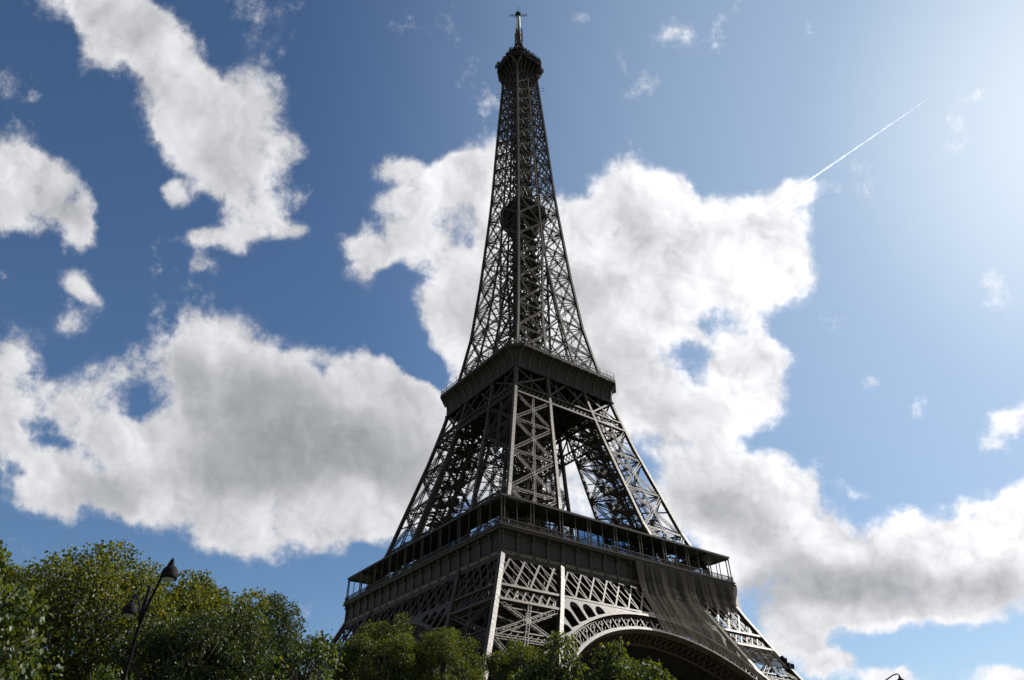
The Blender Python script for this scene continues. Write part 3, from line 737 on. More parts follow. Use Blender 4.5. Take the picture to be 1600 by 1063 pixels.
for f in range(4):
    for i in range(nrib):
        u = -1+2*(i+.0)/(nrib-1)
        mb = MB()
        for (r0, c_0, z0), (r1, c_1, z1) in zip(P9[:-1], P9[1:]):
            e0_, e1_ = min(16.4, r0-c_0+.0), min(16.4, r1-c_1)
            mb.beam((u*e0_, -r0-.1, z0), (u*e1_, -r1-.1, z1), .2, .3, (0, -1, .2))
        if f == 0:
            o = mb.build('cove_rib', M['rib'], cove); 
            if i == 0: ribs = []
            ribs.append(o)
        else:
            c = ribs[i].copy(); COL.objects.link(c); c.parent = cove; c.rotation_euler = (0, 0, f*math.pi/2)
d2 = MB()
ring_slab(d2, 17.2, 3.0, 110.3, 112.0); d2.ring([oct_loop(19.7, 3.5, z) for z in (115.3, 115.9)], True)
for i in range(15):
    x = -16.5+i*33/14
    d2.beam((x, -17, 110.1), (x, 17, 110.1), .3, .5); d2.beam((-17, x, 110.0), (17, x, 110.0), .3, .5)
d2.build('second_deck', M['deck'], tower)
r2 = MB()
L0 = oct_loop(19.95, 3.6, 0)
for k in range(8):
    a, b = np.array(L0[k]), np.array(L0[(k+1) % 8]); ln = np.linalg.norm(b-a); n = int(ln/1.35)
    for z, w in ((117.1, .1), (116.6, .05), (118.3, .05)): r2.beam(a+(0, 0, z), b+(0, 0, z), w)
    for i in range(n+1):
        p = a+(b-a)*i/n; r2.beam(p+(0, 0, 116), p+(0, 0, 118.35 if i % 2 == 0 else 117.1), .1)
    for i in range(n*5): p = a+(b-a)*i/(n*5); r2.beam(p+(0, 0, 116), p+(0, 0, 117.1), .035)
r2.build('second_railing', M['iron'], tower)
h2 = MB()
h2.ring([oct_loop(r, 1.0, z) for r, z in ((8.6, 115.9), (8.6, 120.4), (9.2, 120.5), (9.2, 120.9), (4, 121.2))], True)
for i in range(13): h2.beam((-8+i*16/12, -8.68, 116), (-8+i*16/12, -8.68, 120.4), .18); h2.beam((-8.68, -8+i*16/12, 116), (-8.68, -8+i*16/12, 120.4), .18)
hh = h2.build('upper_pavilion', M['deck'], tower)
for i in range(12):
    a = -8+i*16/12
    MB().poly([(a+.1, -8.64, 117), (a+1.2, -8.64, 117), (a+1.2, -8.64, 119.8), (a+.1, -8.64, 119.8)], [(0, 1, 2, 3)]).build('window_pane', M['glass2'], hh)

# ---- the shaft
SZ = [110.2, 117.0, 126.5, 137, 147.5, 158, 167.8, 178, 188, 197.6, 206.6, 215, 223.2, 231, 238, 245, 251.5, 258, 264.5, 271]
sf = MB()
for a, b in zip(SZ[:-1], SZ[1:]):
    n = fn((a+b)/2); gw = .62 if a < 200 else .5
    for sg in (-1, 1):
        P = (lambda z, s=sg: np.array([s*W(z), -W(z), z])); Q = (lambda z, s=sg: np.array([s*I(z), -W(z), z]))
        sf.girder(P(a), Q(b), n, gw, .4, .75, .12, .07); sf.girder(Q(a), P(b), n, gw*.9, .3, .75, .12, .07)
        sf.girder(P(b), Q(b), n, gw*.75, .4, .8, .1, .06)
        mid = (P(a)+Q(b)+Q(a)+P(b))/4; sf.beam(mid-(0, 0, .5), mid+(0, 0, .5), .8, .35, n)
        if a > 195: 
            sf.beam((P(a)+Q(a))/2, (P(b)+Q(b))/2, .16, .16, n)
        if I(a) > 0.3:                             # inner side of each corner pier
            P2 = (lambda z, s=sg: np.array([s*I(z), -W(z), z])); Q2 = (lambda z, s=sg: np.array([s*I(z), -max(I(z), 0.3), z]))
            sf.beam(P2(a), Q2(b), .3, .22, (1, 0, 0)); sf.beam(Q2(a), P2(b), .3, .22, (1, 0, 0)); sf.beam(P2(b), Q2(b), .3, .3, (1, 0, 0))
    sf.girder((-I(b)-.1, -W(b), b), (I(b)+.1, -W(b), b), n, .5, .4, .8, .1, .06)
    # horizontal ring frames and secondary sub-ties
    w = W(b)
    sf.beam((-w, -w, b), (0, -w*.35, b), .2, .2); sf.beam((w, -w, b), (0, -w*.35, b), .2, .2); sf.beam((-w*.5, -w, b), (-w, -w*.5, b), .22); 
    zm = (a+b)/2; wm = W(zm); sf.beam((-wm, -wm, zm), (wm, -wm, zm), .14, .14, n); sf.beam((-wm*.5, -wm, zm), (-wm, -wm*.5, zm), .16)
    if a > 165:
        sf.beam((-w, -w, b), (0, 0, b), .22, .22)
for sg in (-1, 1):
    for a, b in zip(SZ[:-1], SZ[1:]):
        if I(a) > 0.05 or sg < 0:
            sf.beam((sg*I(a), -W(a), a), (sg*I(b), -W(b), b), .62 if I(a) > 0 else .55, .5, fn(a))
            if I(a) > .3: sf.beam((sg*I(a), -I(a), a), (sg*I(b), -max(I(b), .2), b), .4, .4)
shaft0 = sf.build('shaft_bracing', M['iron'], tower)
pm = MB(); post(pm, O_, SZ+[276.0], .74); pm.build('corner_post', M['iron'], shaft0)
four(shaft0)
core = MB()                                        # lift guides and stair cage up the middle
hc = lambda z: min(2.4, W(z)*.42)
zz = list(np.arange(116, 274, 3.2))
for a, b in zip(zz[:-1], zz[1:]):
    h, g = hc(a), hc(b)
    for sx in (-1, 1):
        for sy in (-1, 1): core.beam((sx*h, sy*h, a), (sx*g, sy*g, b), .3); core.beam((sx*h, sy*h*.2, a), (sx*g, sy*g*.2, b), .18)
    for k in range(4):
        q = [(-h, -h), (h, -h), (h, h), (-h, h)]; q2 = [(-g, -g), (g, -g), (g, g), (-g, g)]
        core.beam((*q[k], a), (*q[(k+1) % 4], a), .22); core.beam((*q[k], a), (*q2[(k+1) % 4], b), .15); core.beam((*q[(k+1) % 4], a), (*q2[k], b), .15)
    # side lift cages for the lower stretch
    if a < 196:
        for cx, cy in ((-4.2, -1.2), (4.2, 1.2), (1.2, -4.2), (-1.2, 4.2)):
            s_ = min(1, W(a)/10)
            for ox, oy in ((-.9, -.9), (.9, -.9), (.9, .9), (-.9, .9)): core.beam((cx*s_+ox, cy*s_+oy, a), (cx*s_+ox, cy*s_+oy, b), .16)
            core.beam((cx*s_-.9, cy*s_-.9, a), (cx*s_+.9, cy*s_+.9, b), .12); core.beam((cx*s_+.9, cy*s_-.9, a), (cx*s_-.9, cy*s_+.9, b), .12)
            core.box((cx*s_, cy*s_, a), (1.9, 1.9, .12))
core = core.build('lift_core', M['iron'], tower)
cs = MB(); r_ = random.Random(9)
for a in np.arange(117, 272, 1.6):
    h = hc(a)*.86
    for f in range(4):
        if r_.random() < (.5 if a < 195 else .86):
            c, s_ = math.cos(f*math.pi/2), math.sin(f*math.pi/2); wd = h*r_.uniform(.8, 1.8)*.5; ox = (h-wd)*r_.uniform(-1, 1)
            pts = [(ox-wd, -h, a), (ox+wd, -h, a), (ox+wd, -h, a+1.5), (ox-wd, -h, a+1.5)]
            cs.poly([(x*c-y*s_, x*s_+y*c, z) for x, y, z in pts], [(0, 1, 2, 3)])
cs.build('lift_casing', M['lift'], core)
# intermediate platform
ip = MB()
ip.ring([oct_loop(r, c, z) for r, c, z in ((3.0, .4, 178.5), (5.0, 1.2, 183.5), (6.7, 2.1, 186.6), (7.0, 2.2, 186.7), (7.0, 2.2, 187.5), (6.5, 2.0, 187.6), (6.5, 2.0, 190.4), (6.7, 2.0, 190.5), (6.7, 2.0, 191.0), (3, 1, 192.6))], True)
ipo = ip.build('intermediate_platform', M['deck'], tower)
ib = MB()
for k in range(4):
    for t in (-.8, -.4, 0, .4, .8):
        c, s_ = math.cos(k*math.pi/2), math.sin(k*math.pi/2)
        rr = lambda x, y, z: (x*c-y*s_, x*s_+y*c, z)
        ib.beam(rr(t*2.6, -3.1, 178.5), rr(t*4.4, -5.15, 183.5), .16, .3); ib.beam(rr(t*4.4, -5.15, 183.5), rr(t*5.6, -6.85, 186.6), .16, .3)
ib.build('bracket', M['iron'], ipo)

# ---- top platform
tp = MB()
TP = [(4.95, .3, 266.5), (5.15, .5, 269), (5.8, 1.2, 271.6), (6.9, 2.2, 273.6), (8.0, 3.1, 274.7)]
tp.ring([oct_loop(r-.55, c, z+.3) for r, c, z in TP]+[oct_loop(8.05, 3.2, 274.9)])
tp.ring([oct_loop(r, c, z) for r, c, z in ((7.6, 3.0, 274.6), (8.2, 3.28, 274.6), (8.3, 3.3, 274.7), (8.3, 3.3, 275.5), (8.05, 3.2, 275.55), (8.05, 3.2, 278.2), (8.35, 3.3, 278.3), (8.35, 3.3, 278.8), (7.0, 2.8, 279.0), (6.6, 2.6, 281.4), (6.9, 2.7, 281.5), (6.8, 2.7, 281.9), (4.4, 1.8, 282.2), (3.9, 1.6, 285.5), (4.2, 1.7, 285.7), (2.6, 1.0, 287.5))], True)
top = tp.build('top_platform', M['deck'], tower)
for k in range(4):
    c, s_ = math.cos(k*math.pi/2), math.sin(k*math.pi/2)
    rr = lambda x, y, z: (x*c-y*s_, x*s_+y*c, z)
    for tgt in ((-8.15, -4.9), (-4.9, -8.15)):
        mb = MB(); q = [np.array((-5.2, -5.2, 265.5)), np.array((-5.25+(tgt[0]+5.25)*.05, -5.25+(tgt[1]+5.25)*.05, 268.5)), np.array((-5.4+(tgt[0]+5.4)*.3, -5.4+(tgt[1]+5.4)*.3, 271.6)), np.array((-5.4+(tgt[0]+5.4)*.65, -5.4+(tgt[1]+5.4)*.65, 273.6)), np.array((*tgt, 274.7))]
        for a, b in zip(q[:-1], q[1:]): mb.beam(rr(*a), rr(*b), .5, .5)
        mb.build('corner_bracket', M['iron'], top)
    mb = MB()
    for t in (-.62, -.31, 0, .31, .62):
        pts = [(t*r*1.0, -r-.05, z) for r, _, z in TP]
        for a, b in zip(pts[:-1], pts[1:]): mb.beam(rr(*a), rr(*b), .26, .35, (c*0+s_, -c, 0))
    mb.build('side_bracket', M['iron'], top)
ta = MB(); r_ = random.Random(21)                  # the bristle of aerials, lamps and fence round the top
for lev, rad, cc in ((278.8, 8.2, 3.2), (281.9, 6.6, 2.6), (275.5, 8.25, 3.2)):
    L0 = oct_loop(rad, cc, lev)
    for k in range(8):
        a, b = np.array(L0[k]), np.array(L0[(k+1) % 8]); n = int(np.linalg.norm(b-a)/.8)+1
        for i in range(n):
            p = a+(b-a)*(i+r_.random()*.6)/n; h = r_.uniform(.7, 2.2)
            ta.beam(p, p+(0, 0, h), r_.uniform(.06, .16))
            if r_.random() < .4: ta.box(tuple(p+(0, 0, h*.8)), (r_.uniform(.3, .6), r_.uniform(.3, .6), r_.uniform(.4, 1.0)), r_.random()*3)
        ta.beam(a+(0, 0, 1.1), b+(0, 0, 1.1), .08)
for x, y, z, h in ((-8.9, 3.9, 276.5, 3.4), (8.9, -3.9, 277.5, 3.8), (8.7, -5.2, 277, 2.6), (-8.8, 5.2, 277, 2.6)):
    ta.box((x, y, z+h/2), (.5, .5, h)); ta.beam((x*.9, y*.9, z+.6), (x, y, z+.6), .1)
for z in (262.5, 260.5):
    for sx, sy in ((-1, 1), (1, -1)):
        ta.beam((sx*5.5, sy*5.5, z), (sx*7.2, sy*7.2, z), .08); ta.beam((sx*7.0, sy*7.0, z-.5), (sx*7.0, sy*7.0, z+.5), .12)
ta.build('aerial_cluster', M['iron'], top)
dm = MB()                                          # arched lantern below the mast
for k in range(8):
    u = k*math.pi/4+math.pi/4*.5*0
    pts = [(4.0, 285), (3.7, 288), (3.1, 290.5), (2.3, 292.8), (1.5, 294.8)]
    for (r0, z0), (r1, z1) in zip(pts[:-1], pts[1:]): dm.beam((r0*math.cos(u), r0*math.sin(u), z0), (r1*math.cos(u), r1*math.sin(u), z1), .45)
dm.lathe([(3.0, 285.5), (2.9, 289.5), (2.5, 290), (1.6, 292.5), (1.5, 294.5), (2.1, 294.6), (2.1, 295.4), (1.3, 295.6), (1.1, 299)], (0, 0, 0), 12, False)
for k in range(14):
    u = k*2*math.pi/14; dm.beam((2.0*math.cos(u), 2.0*math.sin(u), 295.4), (2.0*math.cos(u), 2.0*math.sin(u), 296.6), .08)
dm.build('lantern', M['iron'], top)
ms = MB()                                          # antenna mast
ms.lathe([(.95, 299), (.95, 307.2)], (0, 0, 0), 10)
for z in np.arange(297.5, 307, 1.35):
    for k in range(4):
        u = k*math.pi/2+.3; c, s_ = math.cos(u), math.sin(u)
        ms.beam((0, 0, z), (1.9*c, 1.9*s_, z), .14); ms.beam((1.9*c, 1.9*s_, z-.5), (1.9*c, 1.9*s_, z+.5), .2, .5)
mast = ms.build('antenna_mast', M['iron'], tower)
MB().lathe([(.92, 307.2), (.92, 319.0), (.8, 319.2)], (0, 0, 0), 16).build('white_cylinder', M['white'], mast)
st = MB()
for u in (-2.3, -2.15, 0.3, 1.5): st.beam((0.94*math.cos(u), 0.94*math.sin(u), 307.2), (0.94*math.cos(u), 0.94*math.sin(u), 319), .2)
st.build('dark_seam', M['lamp'], mast)
tpz = MB(); tpz.lathe([(.9, 319.1), (1.3, 319.4), (1.3, 321.2), (.5, 321.8), (.2, 322.0)], (0, 0, 0), 10)
for k in range(4):
    u = math.atan2(CR[1], CR[0])*0+R(-36.7)+k*math.pi/2; c, s_ = math.cos(u), math.sin(u)
    for z in (319.9, 320.9): tpz.beam((0, 0, z), (4.0*c, 4.0*s_, z), .16)
    for rr_ in (2.4, 3.9): tpz.beam((rr_*c, rr_*s_, 319.4), (rr_*c, rr_*s_, 321.5), .16)
for z, l in ((322.6, 1.6), (323.4, 1.2)): tpz.beam((-l*.8, l*.6, z), (l*.8, -l*.6, z), .14)
tpz.beam((0, 0, 321.8), (0, 0, 324.2), .2); tpz.beam((.7, -.5, 322), (.7, -.5, 324), .1); tpz.beam((-.7, .5, 322), (-.7, .5, 324), .1)
tpz.build('dipole_cross', M['lamp'], mast)

# ------------------------------------------------------------------ things hung on or fixed to the tower
def netz(u, v):                                    # lower half, from the frieze foot down the arch
    z = 50.3
    for _ in range(6):
        x = 0.9+u*(I(z)-0.9+.2)
        zi = IN[2]+IN[1]*math.sqrt(max(0.0, 1-(x/IN[0])**2))-.1
        if u > .9: zi = max(zi, 38.6)
        z = 50.3*(1-v)+zi*v
    return x, z
def hang(z):                                       # how far the net stands in front (-y)
    return float(np.interp(z, [34, 42, 46, 50.3, 53, 57], [W(34)+1.35, W(42)+1.35, W(46)+1.25, 35.7, 35.15, 34.95]))
nm = MB()
def fold(x, z):
    a = np.interp(z, [40, 50, 57], [.10, .34, .04])
    return a*(math.sin(x*.8+.03*z)+.5*math.sin(x*1.9+1.3+.06*z)+.16*math.sin(x*4.3+.5+.05*z)*(1+math.sin(x*.37)))*.6
NX, NZ = 150, 30
vs = []
for j in range(NZ+1):
    z = 57.0-(57.0-50.3)*j/NZ
    pull = 2.6*math.sin(min(1, j/NZ)*math.pi*.5)**2       # right edge drawn in towards the leg
    for i in range(NX+1):
        u = i/NX; x = .9+u*(34.7-pull-.9)
        zz = z-.35*math.sin(u*9)**2*(j/NZ)
        vs.append((x, -hang(zz)-fold(x, zz), zz))
fs = [(j*(NX+1)+i, (j+1)*(NX+1)+i, (j+1)*(NX+1)+i+1, j*(NX+1)+i+1) for j in range(NZ) for i in range(NX)]
nm.poly(vs, fs, True)
vs = []
for j in range(NZ+1):
    for i in range(NX+1):
        x, z = netz(i/NX, j/NZ); vs.append((x, -hang(z)-fold(x, z), z))
nm.poly(vs, fs, True)
net = nm.build('safety_net', M['net'])
tag(net, 'wide brown safety netting draped from the lower gallery over the right half of the arch', 'netting')
n2m = MB(); vs = []
for j in range(13):
    z = 42.0-3.6*j/12
    for i in range(61):
        u = i/60; x = I(z)-.2+u*(W(z)-I(z)+.3); zz = z-.25*math.sin(u*7)**2*(j/12)
        vs.append((x, -W(zz)-.55-.12*math.sin(x*2.3+z), zz))
n2m.poly(vs, [(j*61+i, (j+1)*61+i, (j+1)*61+i+1, j*61+i+1) for j in range(12) for i in range(60)], True)
tag(n2m.build('safety_net', M['net']), 'short strip of brown netting across the right leg just below its lattice belt', 'netting')
n3 = MB(); vs = []
for j in range(25):
    t = j/24; z = 56.9-15.5*t
    for i in range(21):
        u = i/20; x = float(np.interp(z, [41, 45, 50, 57], [W(41)+.25, W(45)+.45, 35.75, 35.15]))
        vs.append((x+.12*math.sin(u*14+z*.2), -(W(z) if z < 50 else 34.6)+.1+u*(9-6*t), z))
n3.poly(vs, [(j*21+i, (j+1)*21+i, (j+1)*21+i+1, j*21+i+1) for j in range(24) for i in range(20)], True)
tag(n3.build('safety_net', M['net_backlit']), 'translucent netting toned as if backlit, stretched round the right-hand corner below the lower gallery', 'netting')
# hoist fixed on the outer edge of the right leg
ho = MB(); bx = 39.9; bz = 39.2
ho.box((bx+.5, -bx-.2, bz), (1.5, 1.6, 1.1), R(20)); ho.box((bx+.2, -bx-.4, bz-1.6), (.9, .9, 1.6)); ho.beam((bx, -bx-.2, bz-2.6), (bx+.3, -bx-.4, bz+1.6), .45)
ho.lathe([(.1, .55), (.55, .75), (.6, 1.5), (.35, 2.0), (.1, 2.1)], (bx-.3, -bx, bz), 12)
ho.beam((bx+.9, -bx-.6, bz-3.2), (bx+1.5, -bx-.9, bz+.4), .5, .8)
hob = empty('winch_box', (bx, -bx, bz-2)); h1 = ho.build('housing', M['lamp'], hob); h1.location = (-bx, bx, -(bz-2))
tag(hob, 'black winch housing clamped on the outer edge of the right leg', 'winch')
hb = MB(); hb.beam((bx+.3, -bx-.3, bz-4.6), (bx-.2, -bx+.2, bz-2.2), .3); o = hb.build('arm', M['lamp'], hob); o.location = (-bx, bx, -(bz-2))

# ------------------------------------------------------------------ people up on the galleries
def person_mesh(name, shirt, trousers, skin, hair, pose):
    V = [((0, 0, .95), .135), ((0, 0, 1.12), .125), ((0, 0, 1.32), .15), ((0, 0, 1.46), .10), ((0, .0, 1.53), .055), ((0, -.01, 1.62), .085), ((0, -.01, 1.70), .09), ((0, .0, 1.76), .05)]
    E = [(i, i+1) for i in range(7)]
    for s in (-1, 1):
        k = len(V); V += [((s*.1, 0, .88), .10), ((s*.11, -.01, .5), .068), ((s*.11, .01, .1), .045), ((s*.11, -.10, .05), .04)]; E += [(0, k), (k, k+1), (k+1, k+2), (k+2, k+3)]
        k = len(V); a = pose if s > 0 else pose*.6
        V += [((s*.19, 0, 1.42), .06), ((s*.25, -.05*a, 1.15), .045), ((s*.2, -.28*a-.03, 1.15-.22*(1-a)), .035), ((s*.18, -.36*a-.03, 1.15-.32*(1-a)), .028)]; E += [(3, k), (k, k+1), (k+1, k+2), (k+2, k+3)]
    me = bpy.data.meshes.new('t'); me.from_pydata([v[0] for v in V], E, [])
    o = bpy.data.objects.new('t', me); COL.objects.link(o)
    md = o.modifiers.new('s', 'SKIN'); sv_ = me.skin_vertices[0].data
    for i, v in enumerate(V): sv_[i].radius = (v[1]*(1.25 if i < 4 else 1), v[1]*(.85 if i < 4 else 1)); sv_[i].use_root = (i == 0)
    md2 = o.modifiers.new('b', 'SUBSURF'); md2.levels = 1
    bpy.context.view_layer.update()
    out = bpy.data.meshes.new_from_object(o.evaluated_get(bpy.context.evaluated_depsgraph_get())); bpy.data.objects.remove(o)
    out.name = 'person'
    for c in (shirt, trousers, skin, hair):
        key = 'cloth_%02d%02d%02d' % tuple(int(99*q) for q in c)
        if key not in M: M[key] = painted(key, c, tuple(q*.85 for q in c), .8, 4, False, 0)
        out.materials.append(M[key])
    for p in out.polygons:
        c = p.center; p.use_smooth = True
        hand = abs(c.x) > .15 and c.z < 1.2 and (c.y < -.3 or c.z < .9) and c.z > .78
        p.material_index = 3 if (c.z > 1.66 and (c.y > -.045 or c.z > 1.74)) else 2 if (c.z > 1.52 or hand) else 1 if c.z < .93 and abs(c.x) < .21 else 0
    return out
SK = (.45, .28, .2)
PEOPLE = [((-17.1, -18.75, 115.92), 40, (.75, .74, .7), (.08, .09, .14), (.05, .035, .025), 1, 'person in a white top leaning on the upper gallery railing near the corner post'),
          ((-18.0, -18.0, 115.92), 45, (.7, .55, .2), (.1, .1, .1), (.12, .07, .04), .8, 'person in a yellow top at the clipped corner of the upper gallery'),
          ((-18.75, -17.2, 115.92), 60, (.55, .2, .12), (.12, .12, .14), (.03, .025, .02), 1, 'person in a rust-red top left of the yellow one on the upper gallery'),
          ((-19.5, -15.2, 115.92), 80, (.72, .7, .62), (.2, .17, .13), (.2, .13, .07), .4, 'person in a cream top on the left side of the upper gallery corner'),
          ((-15.6, -19.5, 115.92), 15, (.15, .25, .5), (.3, .28, .24), (.04, .03, .02), .7, 'person in a blue top right of the upper gallery corner'),
          ((-12.8, -19.6, 115.92), -10, (.72, .66, .56), (.07, .07, .09), (.1, .06, .04), 1, 'person in a pale top farther along the sunlit side of the upper gallery'),
          ((10.2, -33.6, 57.98), 0, (.78, .78, .78), (.1, .1, .12), (.04, .03, .02), .9, 'person in a white shirt standing at the railing of the lower gallery')]
for i, (loc, rz, sh, tr, ha, po, lab) in enumerate(PEOPLE):
    o = bpy.data.objects.new('person', person_mesh('person', sh, tr, SK, ha, po)); COL.objects.link(o)
    o.location = loc; o.rotation_euler = (0, 0, -R(rz)); tag(o, lab, 'person', 'people on the galleries')

# ------------------------------------------------------------------ ground
def sst(a, b, x): t = min(1, max(0, (x-a)/(b-a))); return t*t*(3-2*t)
def gz(x, y): return 7.45*sst(96, 138, math.hypot(x, y))*(1-sst(600, 1500, math.hypot(x, y)))
g = MB(); rs = [0, 20, 40, 60, 80, 90]+list(range(96, 142, 4))+[150, 165, 180, 200, 240, 300, 450, 600, 900, 1500, 3000, 6000, 12000, 30000]
K = 72; vs = [(0, 0, gz(0, 0))]
for r in rs[1:]:
    for k in range(K):
        u = 2*math.pi*k/K; x, y = r*math.cos(u), r*math.sin(u); vs.append((x, y, gz(x, y)))
fs = [(0, 1+k, 1+(k+1) % K) for k in range(K)]
for i in range(len(rs)-2):
    a = 1+i*K; fs += [(a+k, a+K+k, a+K+(k+1) % K, a+(k+1) % K) for k in range(K)]
g.poly(vs, fs, True)
M['grass'] = painted('worn_lawn', (0.03, 0.05, 0.014), (0.065, 0.075, 0.03), .9, .25, False, .5)
M['gravel'] = painted('pale_gravel', (0.15, 0.13, 0.10), (0.20, 0.18, 0.145), .95, 1.2, False, .6)
M['asphalt'] = painted('asphalt', (0.045, 0.045, 0.047), (0.06, 0.06, 0.06), .85, 1.0, False, .4)
tag(g.build('ground', M['grass']), kind='structure')
pt = MB()
def strip(mb, pts, w, dz):
    vs = []
    for i, (x, y) in enumerate(pts):
        a = np.array(pts[max(i-1, 0)]); b = np.array(pts[min(i+1, len(pts)-1)]); d = (b-a)/np.linalg.norm(b-a); n = np.array((-d[1], d[0]))
        for s in (-1, 0, 1):
            q = np.array((x, y))+n*w/2*s; vs.append((q[0], q[1], gz(*q)+dz))
    mb.poly(vs, [(3*i+j, 3*i+j+1, 3*i+j+4, 3*i+j+3) for i in range(len(pts)-1) for j in (0, 1)], True)
strip(pt, [(-115+i*2.6, -126-i*.2) for i in range(60)], 4.5, .03)
tag(pt.build('path', M['gravel']), kind='structure')
sq = MB(); sq.poly([(a*55, b*55, .03) for a, b in ((-1, -1), (1, -1), (1, 1), (-1, 1))], [(0, 1, 2, 3)])
tag(sq.build('pavement', M['gravel']), kind='structure')
rd = MB(); strip(rd, [(-230+i*5, -152-i*.1) for i in range(90)], 11, .02)
tag(rd.build('road', M['asphalt']), kind='structure')

# ------------------------------------------------------------------ lamps
def street_lamp(loc, rz, label):
    t = empty('street_lamp', loc, rz); tag(t, label, 'street lamp', 'double-armed street lamps')
    Hh = 7.35
    p = MB(); p.lathe([(.16, 0), (.16, .5), (.11, .6), (.09, 1.2), (.055, 3.2), (.042, Hh-.95), (.075, Hh-.9), (.075, Hh-.45), (.05, Hh-.4), (.04, Hh-.1), (.02, Hh)], (0, 0, 0), 12)
    p.build('pole', M['lamp'], t)
    for s in (-1, 1):
        a = MB(); a.tube([(s*.05, 0, 6.35), (s*.3, 0, 6.6), (s*.85, 0, 7.03), (s*1.45, 0, 7.36), (s*1.85, 0, 7.5), (s*2.08, 0, 7.52), (s*2.15, 0, 7.46), (s*2.15, 0, 7.42)], [.04, .035, .032, .03, .028, .028, .028, .03], 8)
        a.tube([(s*.06, 0, 6.9), (s*.3, 0, 6.86), (s*.6, 0, 6.92)], .015, 6)
        a.build('arm', M['lamp'], t)
        h = MB(); h.lathe([(.03, .24), (.045, .2), (.06, .13), (.13, .09), (.18, .02), (.205, -.07), (.21, -.15), (.2, -.21), (.17, -.19)], (0, 0, 0), 20)
        ho_ = h.build('lamp_head', M['lamp'], t); ho_.location = (s*2.15, 0, 7.2)
        l = MB(); l.lathe([(.17, -.18), (.14, -.23), (.08, -.27), (.02, -.28)], (0, 0, 0), 16)
        l.build('lens', M['lens'], ho_)
    return t
mm, nt_, b_ = mat_base('milky_lamp_lens'); b_.inputs['Base Color'].default_value = (.3, .3, .3, 1); b_.inputs['Roughness'].default_value = .25
nt_.set(b_.inputs['Roughness'], nt_.mapr(nt_.noise(nt_.node('ShaderNodeTexCoord').outputs['Object'], 8), .3, .7, .15, .35)); M['lens'] = mm
street_lamp((-106.70, -118.55, gz(-106.7, -118.55)), R(-90), 'dark double-armed street lamp rising in front of the trees at left')
street_lamp((-74.9, -120.4, gz(-74.9, -120.4)), R(-95), 'dark street lamp with a curved arm peeking over the bottom edge at right')

# ------------------------------------------------------------------ trees
def leaf_mat(name, c1, c2, c3):
    m, nt, b = mat_base(name); nt.n.remove(b)
    ri = nt.node('ShaderNodeNewGeometry').outputs['Random Per Island']
    tc = nt.node('ShaderNodeTexCoord').outputs['Object']
    n = nt.noise(tc, .7, 3)
    f = nt.math('ADD', nt.math('MULTIPLY', ri, .6), nt.mapr(n, .35, .65, 0, .45))
    c = nt.mix(nt.mapr(f, .05, .6), rgba(c1), rgba(c2)); c = nt.mix(nt.mapr(ri, .93, 1.0), c, rgba(c3))
    d = nt.node('ShaderNodeBsdfDiffuse'); nt.set(d.inputs[0], c)
    t = nt.node('ShaderNodeBsdfTranslucent'); nt.set(t.inputs[0], nt.mix(1.0, c, (1.5, 1.25, .42, 1), 'MULTIPLY'))
    gl_ = nt.node('ShaderNodeBsdfGlossy'); gl_.inputs['Roughness'].default_value = .5; gl_.inputs[0].default_value = (.9, .95, 1, 1)
    m1 = nt.node('ShaderNodeMixShader'); m1.inputs[0].default_value = .45; nt.l.new(d.outputs[0], m1.inputs[1]); nt.l.new(t.outputs[0], m1.inputs[2])
    m2 = nt.node('ShaderNodeMixShader'); m2.inputs[0].default_value = .02; nt.l.new(m1.outputs[0], m2.inputs[1]); nt.l.new(gl_.outputs[0], m2.inputs[2])
    nt.l.new(m2.outputs[0], nt.n['Material Output'].inputs[0]); return m
M['leaf_plane'] = leaf_mat('plane_leaves', (.018, .032, .006), (.085, .105, .015), (.14, .12, .02))
M['leaf_dark'] = leaf_mat('dark_leaves', (.012, .024, .008), (.030, .046, .013), (.06, .055, .02))
M['leaf_near'] = leaf_mat('broad_leaves', (.015, .030, .006), (.058, .084, .015), (.11, .10, .02))
M['leaf_fine'] = leaf_mat('fine_leaves', (.018, .034, .007), (.064, .084, .015), (.10, .10, .02))
M['bark'] = painted('grey_brown_bark', (.06, .05, .038), (.11, .092, .07), .9, 3, True, .8)

